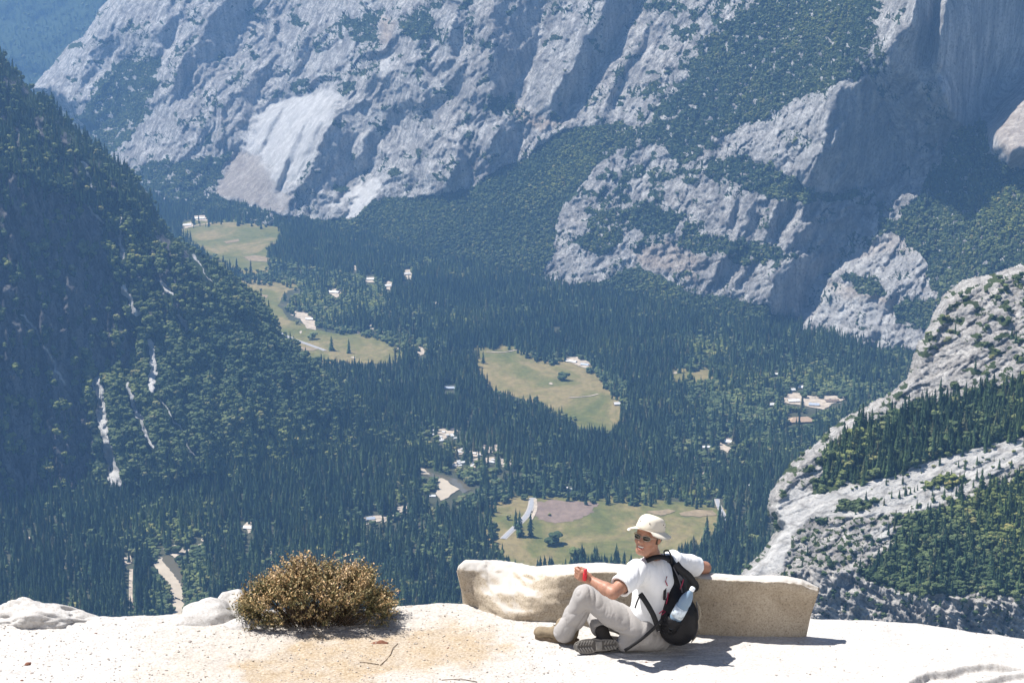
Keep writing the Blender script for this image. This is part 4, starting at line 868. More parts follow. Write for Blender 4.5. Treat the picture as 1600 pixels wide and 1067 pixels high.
def instancer(name, arr, label):
    me = bpy.data.meshes.new(name); me.vertices.add(len(arr)); me.vertices.foreach_set('co', arr[:, :3].astype(np.float32).ravel())
    attr(me, 'h', arr[:, 3]); attr(me, 'w', arr[:, 3] * arr[:, 4]); attr(me, 'rot', RNG.uniform(0, 6.28, len(arr)))
    a = me.attributes.new('kind', 'INT', 'POINT'); a.data.foreach_set('value', arr[:, 5].astype(np.int32)); me.update()
    o = link(name, me); tag(o, label, kind='stuff')
    ng = bpy.data.node_groups.new(name, 'GeometryNodeTree'); ng.interface.new_socket('Geometry', in_out='INPUT', socket_type='NodeSocketGeometry'); ng.interface.new_socket('Geometry', in_out='OUTPUT', socket_type='NodeSocketGeometry')
    N = ng.nodes; gi = N.new('NodeGroupInput'); go = N.new('NodeGroupOutput'); jo = N.new('GeometryNodeJoinGeometry')
    for kd in range(len(KINDS) - 1, -1, -1):
        oi = N.new('GeometryNodeObjectInfo'); oi.transform_space = 'ORIGINAL'; oi.inputs['Object'].default_value = sources[kd]; oi.inputs['As Instance'].default_value = True
        ng.links.new(oi.outputs['Geometry'], jo.inputs[0])
    iop = N.new('GeometryNodeInstanceOnPoints'); iop.inputs['Pick Instance'].default_value = True
    def na(nm, ty):
        x = N.new('GeometryNodeInputNamedAttribute'); x.data_type = ty; x.inputs['Name'].default_value = nm; return x.outputs['Attribute']
    ng.links.new(gi.outputs[0], iop.inputs['Points']); ng.links.new(jo.outputs[0], iop.inputs['Instance']); ng.links.new(na('kind', 'INT'), iop.inputs['Instance Index'])
    cx = N.new('ShaderNodeCombineXYZ'); ng.links.new(na('w', 'FLOAT'), cx.inputs[0]); ng.links.new(na('w', 'FLOAT'), cx.inputs[1]); ng.links.new(na('h', 'FLOAT'), cx.inputs[2]); ng.links.new(cx.outputs[0], iop.inputs['Scale'])
    cr = N.new('ShaderNodeCombineXYZ'); ng.links.new(na('rot', 'FLOAT'), cr.inputs[2]); ng.links.new(cr.outputs[0], iop.inputs['Rotation'])
    ng.links.new(iop.outputs[0], go.inputs[0]); md = o.modifiers.new('scatter', 'NODES'); md.node_group = ng
    return o
labs = {'valley_forest': 'dense blue green conifer forest covering the valley floor', 'north_wall_forest': 'hazy brush and forest on the far valley wall', 'ridge_forest': 'dark oak and conifer forest on the left ridge', 'slope_forest': 'brush and conifers on the near granite slope at right'}
for reg in regs:
    keepm = np.ones(len(TREES[reg]), bool); keepm[taken[reg]] = False
    instancer(reg, TREES[reg][keepm], labs[reg]); print(reg, keepm.sum())
# ------------------------------------------------------------------ the summit rock in front
CREST = [(-400, 962), (0, 962), (150, 966), (280, 958), (340, 950), (620, 948), (735, 944), (770, 925), (1225, 928), (1262, 963), (1350, 966), (1430, 971), (1500, 981), (1600, 995), (1900, 1030)]
_c = on_plane([c[0] for c in CREST], [c[1] for c in CREST], 0.0)
def crestY(x): return np.interp(x, _c[:, 0], _c[:, 1])
def ground_z(x, y):
    t = y - (crestY(x) - 0.05); z = np.where(t > 0, -1.6 * t * t / (np.abs(t) + 0.10) - np.maximum(t - 0.8, 0) * 5, 0.0)
    back = np.maximum(10.9 - y, 0); z = z + 0.026 * back ** 2
    z = z + 0.018 * fbm(x / 1.1, y / 0.7, 3, 600) * sstep(-0.1, -0.5, y - crestY(x)) 
    return z
gx = np.concatenate([np.linspace(-45, -3.7, 60)[:-1], np.arange(-3.7, 3.7, 0.0085), np.linspace(3.7, 45, 60)])
gy = np.concatenate([np.linspace(-14, 11.05, 70)[:-1], np.arange(11.05, 12.95, 0.0085), np.linspace(12.95, 14.5, 30)[1:], np.linspace(14.5, 30, 14)[1:]])
GX, GY = np.meshgrid(gx, gy); GZ = ground_z(GX, GY); pxg, pyg, _ = project(np.stack([GX, GY, GZ * 0], -1))
wg = fbm(GX / 0.25, GY / 0.25, 4, 610)
tan_m = sstep(-14, 22, poly_sd(pxg + wg * 60, pyg + fbm(GX / 0.3 + 5, GY / 0.2, 4, 615) * 26, [(400, 1075), (350, 1040), (470, 1000), (600, 990), (720, 975), (770, 990), (790, 1015), (760, 1035), (640, 1050), (520, 1075)]))
tan_soft = sstep(-80, 60, poly_sd(pxg + wg * 80, pyg, [(220, 1085), (250, 1010), (420, 975), (640, 962), (740, 968), (800, 990), (800, 1040), (640, 1085)])) * 0.45
smooth = sstep(860, 1150, pxg) 
grit = 0.0048 * fbm(GX / 0.035, GY / 0.035, 4, 620, 0.65) * (1 - 0.75 * smooth) + 0.010 * fbm(GX / 0.16, GY / 0.12, 3, 630) * (1 - 0.5 * smooth) + 0.010 * ridged(GX / 0.5, GY / 0.14 + GX * 0.5, 3, 640) * (1 - tan_m) * 0.8
# broken exfoliation edges at the lower right: the sheet ends in a small step facing the camera
d1 = poly_sd(pxg + wg * 16, pyg + wg * 6, [(1380, 1100), (1425, 1066), (1455, 1053), (1500, 1043), (1555, 1038), (1600, 1044), (1560, 1050), (1500, 1062), (1470, 1100)])
d2 = poly_sd(pxg + wg * 16, pyg + wg * 6, [(1510, 1100), (1530, 1063), (1570, 1054), (1640, 1050), (1800, 1052), (1800, 1100)])
step_d = 0.045 * sstep(-1, 2.2, d1) * sstep(26, 4, d1) + 0.04 * sstep(-1, 2.2, d2)
mound = 0.05 * np.exp(-((pxg - 60) / 150) ** 2 - ((pyg - 965) / 14) ** 2) + 0.035 * np.exp(-((pxg - 690) / 90) ** 2 - ((pyg - 950) / 12) ** 2)
fine_w = sstep(10.6, 11.1, GY) * sstep(0.35, 0.1, GY - crestY(GX)) * (np.abs(GX) < 3.9)
GZ = GZ + (grit - step_d + mound * 0.7) * fine_w
def gz_at(x, y):
    i = np.clip(np.searchsorted(gy, y), 1, len(gy) - 1); j = np.clip(np.searchsorted(gx, x), 1, len(gx) - 1); return float(GZ[i, j])
me = mesh_np('summit_rock', np.stack([GX, GY, GZ], -1).reshape(-1, 3), grid_faces(*GX.shape)[:, ::-1].copy())
attr(me, 'tan', np.clip(tan_m * 0.8 + tan_soft, 0, 1)); attr(me, 'smooth', smooth)
m, t, b = new_mat('weathered_granite'); N = NT(t); co = N.coord()
f1 = N.noise(co, 60, 5, 0.75); f2 = N.noise(co, 5, 6, 0.65); f3 = N.voro(co, 75).outputs['Distance']
c = N.ramp(f1, [(0.33, (0.34, 0.30, 0.265)), (0.44, (0.46, 0.435, 0.405)), (0.6, (0.555, 0.535, 0.51))])
c = N.mix(0.30, c, N.ramp(f2, [(0.35, 0.62), (0.6, 1.0)]), 'MULTIPLY')
tanc = N.ramp(f1, [(0.32, (0.24, 0.18, 0.115)), (0.5, (0.37, 0.285, 0.19)), (0.65, (0.50, 0.42, 0.315))])
c = N.mix(N.math('MULTIPLY', N.attr('tan'), N.ramp(f2, [(0.25, 0.55), (0.6, 1)])), c, tanc)
N.L(c, b.inputs['Base Color']); b.inputs['Roughness'].default_value = 0.95
N.L(N.bump(f1, 0.55, 0.006), b.inputs['Normal'])
M_ground = m
tag(link('summit_rock', me, mat=M_ground), kind='structure')

m, t, b = new_mat('slab_granite'); N = NT(t); co = N.coord()
f1 = N.noise(co, 85, 4, 0.8); f2 = N.noise(co, 3.2, 6, 0.65, 0.4); f4 = N.voro(co, 120).outputs['Distance']
c = N.ramp(f1, [(0.34, (0.20, 0.16, 0.12)), (0.44, (0.41, 0.35, 0.265)), (0.62, (0.52, 0.45, 0.355))])
c = N.mix(0.55, c, N.ramp(f2, [(0.3, (0.50, 0.44, 0.38)), (0.5, (0.85, 0.82, 0.80)), (0.65, (1.0, 1.0, 1.0))]), 'MULTIPLY')
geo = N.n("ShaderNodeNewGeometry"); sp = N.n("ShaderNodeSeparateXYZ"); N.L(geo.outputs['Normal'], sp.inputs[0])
c = N.mix(N.ramp(N.math('ADD', sp.outputs[2], N.math('MULTIPLY', f2, 0.3)), [(0.75, 0), (1.0, 0.85)]), c, (0.54, 0.51, 0.47))   # paler where the surface faces up
N.L(c, b.inputs['Base Color']); b.inputs['Roughness'].default_value = 0.95; N.L(N.bump(f1, 0.6, 0.006), b.inputs['Normal']); M_slab = m

# the bench-like slab: lofted along its length, top line and foot line follow what the photograph shows
TOPL = [(714, 891, 12.60, .10), (722, 887, 12.62, .20), (760, 888, 12.70, .20), (800, 892, 12.68, .20), (835, 901, 12.50, .24), (870, 900, 12.34, .26), (905, 896, 12.26, .24), (940, 894, 12.22, .22), (980, 896, 12.17, .20), (1040, 900, 12.13, .17), (1100, 905, 12.07, .15), (1165, 908, 12.03, .13), (1225, 910, 12.01, .13), (1252, 914, 12.01, .12), (1279, 925, 12.02, .08)]
FOOTL = [(735, 949, 12.58), (754, 958, 0), (790, 970, 0), (840, 973, 0), (880, 976, 0), (950, 985, 0), (1050, 992, 0), (1150, 996, 0), (1252, 995, 0)]
ns, nf, nt_, nbk = 260, 26, 12, 8; rows = []
for i in range(ns + 1):
    s = i / ns; s2 = s; tp = 714 + (1279 - 714) * s; fp = 735 + (1243 - 735) * s
    T = [np.interp(tp, [q[0] for q in TOPL], [q[k] for q in TOPL]) for k in (1, 2, 3)]
    fy = np.interp(fp, [q[0] for q in FOOTL], [q[1] for q in FOOTL]); foot = on_plane(fp, fy, 0.0); top = at(tp, T[0], T[1]); th = T[2]
    bul = float(sstep(770, 800, tp) * sstep(860, 815, tp)) * 0.02 + float(sstep(735, 765, tp) * sstep(885, 815, tp)) * 0.06
    right = float(sstep(860, 930, tp)); row = []
    for k in range(nf + 1):
        f = k / nf; p = foot * (1 - f) + top * f; p = p + np.array([0, -1, 0.0]) * (bul * math.sin(math.pi * min(1, f * 1.15)) ** 0.8 if f < .87 else 0)
        p[1] += right * 0.035 * math.sin(math.pi * f) ; p[2] -= 0.06 * (1 - f) ** 3; row.append(p)
    for k in range(1, nt_ + 1): f = k / nt_; row.append(top + np.array([0.02 * f, th * f, 0.022 * math.sin(math.pi * f) - 0.01 * f]))
    bt = row[-1]
    for k in range(1, nbk + 1): f = k / nbk; row.append(np.array([bt[0] * (1 - min(1, f * 1.7)) + foot[0] * min(1, f * 1.7), bt[1] + 0.02 * f, bt[2] * (1 - f) - 0.5 * f]))
    rows.append(row)
S = np.array(rows)
nu = np.gradient(S, axis=0); nv = np.gradient(S, axis=1); nn = np.cross(nv, nu); nn /= np.linalg.norm(nn, axis=-1)[..., None] + 1e-9
if nn[130, 10, 1] > 0: nn = -nn
ii, kk = np.meshgrid(np.arange(ns + 1), np.arange(S.shape[1]), indexing='ij'); U = ii / 36.0; V_ = kk / 9.0
lump = 0.026 * fbm(U, V_, 4, 700) + 0.006 * fbm(U * 5, V_ * 5, 3, 705)
leftw = sstep(880, 800, 714 + 560 * ii / ns) * sstep(735, 760, 714 + 560 * ii / ns); lump = lump * (0.55 + 0.8 * leftw) + 0.010 * leftw * fbm(U * 3, V_ * 2.2, 3, 709) + 0.004 * fbm(U * 14, V_ * 8, 3, 715)
cr = np.exp(-((kk - (17 + 3.0 * np.sin(ii / 14.0) + 2 * fbm(U * 2, U * 0, 2, 720))) / 0.9) ** 2) * sstep(62, 70, ii) * sstep(120, 108, ii); lump = lump - 0.010 * cr      # the crack on its face
edge = np.exp(-((kk - nf) / 1.6) ** 2); lump = lump - 0.008 * edge + 0.016 * edge * fbm(U * 4, U * 0, 4, 730)
S = S + nn * lump[..., None]
F = grid_faces(*S.shape[:2]).tolist(); V = S.reshape(-1, 3).tolist(); w = S.shape[1]
for base_i, flip in ((0, False), (ns * w, True)):                  # closed, slightly domed ends
    ring = list(range(base_i, base_i + w)); cpt = np.mean([V[q] for q in ring], 0); cpt = cpt + np.array([-0.015 if not flip else 0.015, 0, 0]); V.append(cpt.tolist()); ci = len(V) - 1
    for q in range(w): a, c2 = ring[q], ring[(q + 1) % w]; F.append([a, c2, ci] if not flip else [c2, a, ci])
me = mesh_np('granite_slab', V, F); bm = bmesh.new(); bm.from_mesh(me); bmesh.ops.recalc_face_normals(bm, faces=bm.faces[:]); bm.to_mesh(me); bm.free()
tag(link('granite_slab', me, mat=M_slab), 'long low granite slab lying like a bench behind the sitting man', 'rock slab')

# ------------------------------------------------------------------ boulders and stones
def rock_mesh(name, seed, size, rough=0.25, flat=1.0, sub=4):
    bm = bmesh.new(); bmesh.ops.create_icosphere(bm, subdivisions=sub, radius=1.0); r = random.Random(seed)
    planes = [(Vector((r.uniform(-1, 1), r.uniform(-1, 1), r.uniform(-.6, 1))).normalized(), r.uniform(.55, .9)) for _ in range(9)]
    co = np.array([v.co[:] for v in bm.verts]); n1 = fbm(co[:, 0] * 1.3 + seed, co[:, 1] * 1.3 + co[:, 2] * .7, 4, 800 + seed % 90); n2 = fbm(co[:, 0] * 5 + seed, co[:, 2] * 5 + co[:, 1] * 3, 3, 830 + seed % 60)
    for v, a, c2 in zip(bm.verts, n1, n2):
        p = v.co.copy()
        for n, d in planes:
            e = p.dot(n) - d
            if e > 0: p -= n * e * 0.8
        p *= 1 + rough * a + rough * .2 * c2; v.co = Vector((p.x * size[0], p.y * size[1], p.z * size[2]))
    me = bpy.data.meshes.new(name); bm.to_mesh(me); bm.free(); me.polygons.foreach_set('use_smooth', [True] * len(me.polygons)); return me
def place(px, py, sink=0.0):
    p = on_plane(px, py, 0.0); p[2] = gz_at(p[0], p[1]) - sink; return p
def boulder(px, py, size, seed, label, mat=None, sink=None, rz=0, rough=.25, cat='boulder', name='boulder', sub=4, group=None):
    o = link(name, rock_mesh(name, seed, size, rough, 1, sub), mat=mat or M_ground); o.location = place(px, py, size[2] * .35 if sink is None else sink); o.rotation_euler = (0, 0, rz); return tag(o, label, cat, group)
boulder(330, 966, (.25, .17, .14), 3, 'white rounded boulder left of the dry shrub, front one', sink=.02, rz=.2)
boulder(362, 952, (.16, .13, .17), 8, 'white hump of rock sticking out behind the left side of the shrub', sink=.03, rz=.5)
boulder(388, 978, (.17, .10, .06), 5, 'low pale rock under the left edge of the dry shrub', sink=.02)
boulder(50, 966, (.42, .2, .13), 14, 'rough grey and white granite ledge at the left edge of the summit', sink=.035, rz=-.05, rough=.5, sub=5)
boulder(118, 966, (.19, .12, .075), 17, 'low flat rock tapering off the right end of the granite ledge', sink=.02, rough=.3)
M_red = plain('red_brown_stone', (0.19, 0.085, 0.055), .9, .2, .3, 60); M_gstone = plain('grey_stone', (0.30, 0.26, 0.23), .95, .2, .3, 50); M_pale = plain('pale_stone', (0.40, 0.37, 0.34), .95, .2, .2, 50)
boulder(592, 1006, (.055, .025, .022), 21, 'red brown stone with two humps right of the shrub', M_red, .004, cat='stone', name='stone', sub=3, rough=.5)
for k, (x, y, s, mt, lb) in enumerate(((50, 1051, .018, 1, 'small grey stone near the bottom left corner'), (44, 1037, .028, 0, 'flat reddish stone lying near the bottom left corner'), (210, 1045, .024, 2, 'pale grey stone on the gravel below the left ledge'),
        (260, 1047, .013, 1, 'tiny grey stone right of the pale grey one'), (280, 1020, .013, 1, 'dark stone on the gravel below the white boulder'), (297, 1004, .020, 1, 'slanting dark stone just under the white boulder'), (217, 1014, .012, 1, 'small dark stone in the middle of the left gravel'),
        (150, 990, .012, 0, 'brown stone just below the tapering rock of the ledge'), (50, 1010, .012, 1, 'upper of two small stones at the far left'), (40, 1018, .014, 1, 'lower of two small stones at the far left'), (34, 1064, .016, 0, 'reddish stone at the bottom left picture edge'),
        (816, 996, .018, 1, 'grey stone in front of the toe of the left boot'), (1010, 1033, .012, 0, 'small red brown stone on white rock below the seated man'), (778, 960, .018, 0, 'pinkish stone at the foot of the slab'), (456, 1047, .016, 1, 'dark little stone on tan soil below the shrub'), (470, 1052, .012, 0, 'brown stone on tan soil at the bottom'),
        (395, 985, .015, 1, 'grey stone beside the low rock under the shrub'), (700, 1012, .012, 0, 'small brown stone on the tan soil patch'), (95, 1002, .012, 1, 'tiny stone on the white gravel under the ledge'), (640, 1003, .012, 0, 'tiny stone right of the red brown stone'))):
    boulder(x, y, (s, s * .8, s * .6), 40 + k, lb, (M_red, M_gstone, M_pale)[mt], .002, cat='stone', name='stone', sub=2, rough=.4, rz=k)
# gravel
V = []; F = []; r = random.Random(5); ico = bmesh.new(); bmesh.ops.create_icosphere(ico, subdivisions=1, radius=1); iv = [v.co.copy() for v in ico.verts]; ico.verts.ensure_lookup_table(); ifa = [[v.index for v in f.verts] for f in ico.faces]
cnt = 0
while cnt < 3000:
    px = r.uniform(-30, 1630); py = r.uniform(950, 1080)
    if px > 900 and r.random() < .86: continue
    p = on_plane(px, py, 0.0)
    if p[1] > crestY(p[0]) - .06: continue
    s = 0.0022 + 0.006 * r.random() ** 3; z = gz_at(p[0], p[1]); b0 = len(V); e = [r.uniform(.7, 1.3) for _ in range(3)]
    for v in iv: V.append((p[0] + v.x * s * e[0] * r.uniform(.85, 1.15), p[1] + v.y * s * e[1], z + v.z * s * .7 * e[2] + s * .2))
    F += [[b0 + q for q in f] for f in ifa]; cnt += 1
me = mesh_np('gravel', V, F); m, t, b = new_mat('gravel_stone'); N = NT(t); N.L(N.ramp(N.noise(N.coord(), 28, 2), [(0.3, (.24, .18, .14)), (0.45, (.42, .37, .32)), (.65, (.54, .50, .45))]), b.inputs['Base Color'])
tag(link('gravel', me, mat=m), 'loose white and brown gravel on the summit rock', kind='stuff')
# dry twigs
def tube_mesh(name, pts, rad, seg=6):
    pts = [Vector(p) for p in pts]; V = []; F = []; n = len(pts)
    for i, p in enumerate(pts):
        d = (pts[min(i + 1, n - 1)] - pts[max(i - 1, 0)]).normalized(); a = d.cross(Vector((0, 0, 1)) if abs(d.z) < .9 else Vector((1, 0, 0))).normalized(); c = d.cross(a); rr = rad[i] if isinstance(rad, (list, tuple)) else rad
        for j in range(seg): q = j / seg * 6.2832; V.append(p + (a * math.cos(q) + c * math.sin(q)) * rr)
    for i in range(n - 1):
        for j in range(seg): F.append([i * seg + j, i * seg + (j + 1) % seg, (i + 1) * seg + (j + 1) % seg, (i + 1) * seg + j])
    F += [list(range(seg))[::-1], [(n - 1) * seg + j for j in range(seg)]]
    return mesh_np(name, V, F)
M_twig = plain('dead_twig', (0.13, 0.085, 0.055), .9, .2, .2, 80)
for pts, lb in (([(594, 1038), (604, 1030), (610, 1022), (614, 1012), (622, 1006)], 'thin bent dead twig on tan soil under the red brown stone'), ([(562, 1033), (578, 1035), (592, 1037)], 'short dead twig lying level beside the bent one'), ([(690, 1064), (720, 1063), (745, 1067)], 'pale thin twig at the bottom on the white rock')):
    tag(link('twig', tube_mesh('twig', [place(x, y) + np.array([0, 0, .004]) for x, y in pts], .0022), mat=M_twig), lb, 'twig')

# ------------------------------------------------------------------ the dry shrub
def shrub():
    base = on_plane(494, 972, 0.0); base[2] = -.02; root = empty('shrub', base, label='low dense shrub with orange brown leaves growing on the summit rock', cat='shrub')
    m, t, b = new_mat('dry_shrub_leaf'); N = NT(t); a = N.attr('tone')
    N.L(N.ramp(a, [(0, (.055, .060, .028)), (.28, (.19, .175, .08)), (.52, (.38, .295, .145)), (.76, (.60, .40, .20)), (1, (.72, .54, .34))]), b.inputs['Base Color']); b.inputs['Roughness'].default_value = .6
    tw = plain('shrub_wood', (0.10, 0.075, 0.055), .9, .1, .3, 60); r = random.Random(9)
    V = []; F = []; T = []; tips = []
    prof = [(-.60, .06), (-.56, .20), (-.48, .31), (-.38, .36), (-.27, .44), (-.12, .52), (-.02, .47), (.06, .50), (.16, .45), (.30, .50), (.36, .44), (.44, .33), (.52, .27), (.57, .16), (.60, .05)]
    def H(x): return 0.90 * np.interp(x / .92, [p[0] for p in prof], [p[1] for p in prof])
    BV = []; BF = []
    def seg(pts, r0, r1):
        n = len(pts); b0 = len(BV)
        for i, p in enumerate(pts):
            rr = r0 + (r1 - r0) * i / (n - 1)
            for j in range(4): q = j * 1.5708; BV.append((p.x + math.cos(q) * rr, p.y + math.sin(q) * rr, p.z))
        for i in range(n - 1):
            for j in range(4): BF.append([b0 + i * 4 + j, b0 + i * 4 + (j + 1) % 4, b0 + i * 4 + 4 + (j + 1) % 4, b0 + i * 4 + 4 + j])
    def leaf(p, s, tone):
        n = Vector((r.gauss(0, 1), r.gauss(0, 1), r.gauss(.5, 1))).normalized(); u = n.cross(Vector((r.gauss(0, 1), r.gauss(0, 1), r.gauss(0, 1)))).normalized(); v = n.cross(u); b0 = len(V)
        V.extend([p - u * s, p + v * s * .5 + n * s * .15, p + u * s, p - v * s * .5 + n * s * .15]); F.append([b0, b0 + 1, b0 + 2]); F.append([b0, b0 + 2, b0 + 3]); T.extend([tone] * 4)
    N_ = 400
    for k in range(N_):
        x = r.uniform(-.52, .52); y = r.uniform(-.26, .30) * math.sqrt(max(0.05, 1 - (x / .62) ** 2)); h = H(x) * math.sqrt(max(.1, 1 - (y / .36) ** 2)) * r.choice((r.uniform(.72, 1.13), r.uniform(.70, 1.0), r.uniform(.2, .85)))
        tip = Vector((x, y, max(.03, h))); bs = Vector((x * r.uniform(.30, .55), y * .4, 0)); mid = bs.lerp(tip, .5) + Vector((r.uniform(-.03, .03), r.uniform(-.03, .03), -.03 + r.uniform(0, .05)))
        seg([bs, bs.lerp(mid, .6) + Vector((0, 0, .01)), mid, tip], .004, .0012)
        clump = r.uniform(-.30, .25) + .25 * perlin(np.array([x * 5.0 + 3]), np.array([y * 5.0 + h * 4]), 77)[0]
        for q in range(7):
            o = Vector((r.gauss(0, .035), r.gauss(0, .03), r.gauss(.0, .028))); tp2 = tip + o; seg([mid.lerp(tip, .5), tp2], .0015, .0008)
            for w_ in range(10):
                f = r.uniform(.25, 1.08); p = mid.lerp(tip, .5).lerp(tp2, f) + Vector((r.gauss(0, .007), r.gauss(0, .007), r.gauss(0, .007)))
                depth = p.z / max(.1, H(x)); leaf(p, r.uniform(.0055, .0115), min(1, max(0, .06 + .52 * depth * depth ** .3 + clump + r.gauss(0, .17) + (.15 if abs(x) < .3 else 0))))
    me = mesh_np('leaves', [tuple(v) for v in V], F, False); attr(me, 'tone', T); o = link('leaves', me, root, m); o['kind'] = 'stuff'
    link('branches', mesh_np('branches', BV, BF), root, tw)
    # fallen litter and dead bits beneath
    V2 = []; F2 = []
    for k in range(500):
        x = r.uniform(-.5, .56); y = r.uniform(-.30, .1); s = r.uniform(.003, .008); a = r.random() * 6.28; b0 = len(V2); px_, py_ = base[0] + x, base[1] + y; z = gz_at(px_, py_) - base[2] + .003
        V2 += [(x - math.cos(a) * s, y - math.sin(a) * s, z), (x + math.sin(a) * s * .4, y - math.cos(a) * s * .4, z + .004), (x + math.cos(a) * s, y + math.sin(a) * s, z), (x - math.sin(a) * s * .4, y + math.cos(a) * s * .4, z + .003)]; F2.append([b0, b0 + 1, b0 + 2, b0 + 3])
    o = link('leaf_litter', mesh_np('leaf_litter', V2, F2, False), root, plain('leaf_litter', (.10, .065, .045), .9, .1, .4, 90)); o['kind'] = 'stuff'
shrub()
# ------------------------------------------------------------------ implicit-surface modelling for the man and his pack
class Vox:
    def __init__(s, lo, hi, h):
        s.h = h; s.lo = np.array(lo, float); s.n = np.ceil((np.array(hi) - s.lo) / h).astype(int) + 1; s.D = np.full(s.n, 1.0, np.float32)
    def win(s, lo, hi, pad):
        a = np.clip(np.floor((np.minimum(lo, hi) - pad - s.lo) / s.h).astype(int), 0, s.n); b = np.clip(np.ceil((np.maximum(lo, hi) + pad - s.lo) / s.h).astype(int) + 1, 0, s.n)
        sl = tuple(slice(p, q) for p, q in zip(a, b)); ax = [s.lo[k] + s.h * np.arange(a[k], b[k]) for k in range(3)]
        return sl, np.stack(np.meshgrid(*ax, indexing='ij'), -1).astype(np.float32)
    def put(s, sl, d, k, sub=False):
        o = s.D[sl]
        if sub: d = -d; h = np.clip(.5 - .5 * (o - d) / k, 0, 1) if k else 0; s.D[sl] = (np.maximum(o, d) + k * h * (1 - h)) if k else np.maximum(o, d); return
        h = np.clip(.5 + .5 * (o - d) / k, 0, 1); s.D[sl] = o * (1 - h) + d * h - k * h * (1 - h)
    def cap(s, a, b, ra, rb, k=.02, sub=False):
        a, b = np.array(a, float), np.array(b, float); R = max(ra, rb); sl, G = s.win(np.minimum(a, b), np.maximum(a, b), R + k + 2 * s.h + .02); ab = b - a; t = np.clip(((G - a) @ ab) / (ab @ ab + 1e-12), 0, 1)
        s.put(sl, (np.linalg.norm(G - a - t[..., None] * ab, axis=-1) - (ra + (rb - ra) * t)).astype(np.float32), k, sub)
    def chain(s, pts, rs, k=.02):
        for i in range(len(pts) - 1): s.cap(pts[i], pts[i + 1], rs[i], rs[i + 1], k)
    def ell(s, c, r, fr=np.eye(3), k=.02, sub=False):
        """ellipsoid; rows of fr are its axes"""
        c = np.array(c, float); r = np.array(r, float); R = r.max(); sl, G = s.win(c, c, R + k + 2 * s.h + .02); q = (G - c) @ np.asarray(fr, np.float32).T; k0 = np.linalg.norm(q / r, axis=-1); k1 = np.linalg.norm(q / (r * r), axis=-1) + 1e-6
        s.put(sl, (k0 * (k0 - 1) / k1).astype(np.float32), k, sub)
    def box(s, c, r, rd, fr=np.eye(3), k=.01, sub=False):
        c = np.array(c, float); r = np.array(r, float); R = np.linalg.norm(r); sl, G = s.win(c, c, R + k + 2 * s.h + .02); q = np.abs((G - c) @ np.asarray(fr, np.float32).T) - (r - rd)
        s.put(sl, (np.linalg.norm(np.maximum(q, 0), axis=-1) + np.minimum(q.max(-1), 0) - rd).astype(np.float32), k, sub)
    def cut(s, p, n, k=.004):
        """keeps what lies behind the plane through p with outward normal n"""
        n = np.array(n, float); n /= np.linalg.norm(n); ax = [s.lo[i] + s.h * np.arange(s.n[i]) for i in range(3)]; G = np.stack(np.meshgrid(*ax, indexing='ij'), -1).astype(np.float32)
        s.D = np.maximum(s.D, ((G - np.array(p)) @ n).astype(np.float32))
    def cut_near(s, p, n, R):
        """plane cut acting only within R of p"""
        p = np.array(p, float); n = np.array(n, float); n /= np.linalg.norm(n); sl, G = s.win(p, p, R); q = G - p; inside = np.linalg.norm(q, axis=-1) < R
        s.D[sl] = np.where(inside, np.maximum(s.D[sl], (q @ n).astype(np.float32)), s.D[sl])
    def mesh(s, name, disp=None, smooth_it=2):
        D = s.D; ins = D < 0; nx, ny, nz = D.shape; c8 = np.zeros((nx - 1, ny - 1, nz - 1), np.uint8)
        for i in (0, 1):
            for j in (0, 1):
                for k in (0, 1): c8 += ins[i:nx - 1 + i, j:ny - 1 + j, k:nz - 1 + k]
        act = (c8 > 0) & (c8 < 8); idx = -np.ones(act.shape, np.int64); cells = np.argwhere(act); idx[act] = np.arange(len(cells))
        S = np.zeros((len(cells), 3)); W = np.zeros(len(cells)); cx, cy, cz = cells.T
        cor = [(i, j, k) for i in (0, 1) for j in (0, 1) for k in (0, 1)]
        for a in cor:
            for ax in range(3):
                if a[ax] == 1: continue
                b = list(a); b[ax] = 1; da = D[cx + a[0], cy + a[1], cz + a[2]]; db = D[cx + b[0], cy + b[1], cz + b[2]]; x = (da < 0) != (db < 0); t = np.where(x, da / (da - db + 1e-12), 0)
                p = np.repeat(np.array([a], float), len(cells), 0); p[:, ax] = t; S += p * x[:, None]; W += x
        V = (cells + S / W[:, None]) * s.h + s.lo; F = []
        for ax in range(3):
            u, v = [(1, 2), (2, 0), (0, 1)][ax]; sl0 = [slice(None)] * 3; sl1 = [slice(None)] * 3; sl0[ax] = slice(0, -1); sl1[ax] = slice(1, None)
            x = ins[tuple(sl0)] != ins[tuple(sl1)]; e = np.argwhere(x); e = e[(e[:, u] > 0) & (e[:, v] > 0) & (e[:, u] < D.shape[u] - 1) & (e[:, v] < D.shape[v] - 1)]
            def cid(du, dv): q = e.copy(); q[:, u] -= du; q[:, v] -= dv; return idx[q[:, 0], q[:, 1], q[:, 2]]
            q = np.stack([cid(1, 1), cid(0, 1), cid(0, 0), cid(1, 0)], 1); fl = ins[e[:, 0], e[:, 1], e[:, 2]]; q[~fl] = q[~fl][:, ::-1]; F.append(q)
        F = np.concatenate(F); F = F[(F >= 0).all(1)]
        for _ in range(smooth_it):          # light relaxation
            acc = np.zeros_like(V); n = np.zeros(len(V))
            for a, b in ((0, 1), (1, 2), (2, 3), (3, 0)):
                np.add.at(acc, F[:, a], V[F[:, b]]); np.add.at(acc, F[:, b], V[F[:, a]]); np.add.at(n, F[:, a], 1); np.add.at(n, F[:, b], 1)
            V = V * .5 + acc / np.maximum(n, 1)[:, None] * .5
        me = mesh_np(name, V, F)
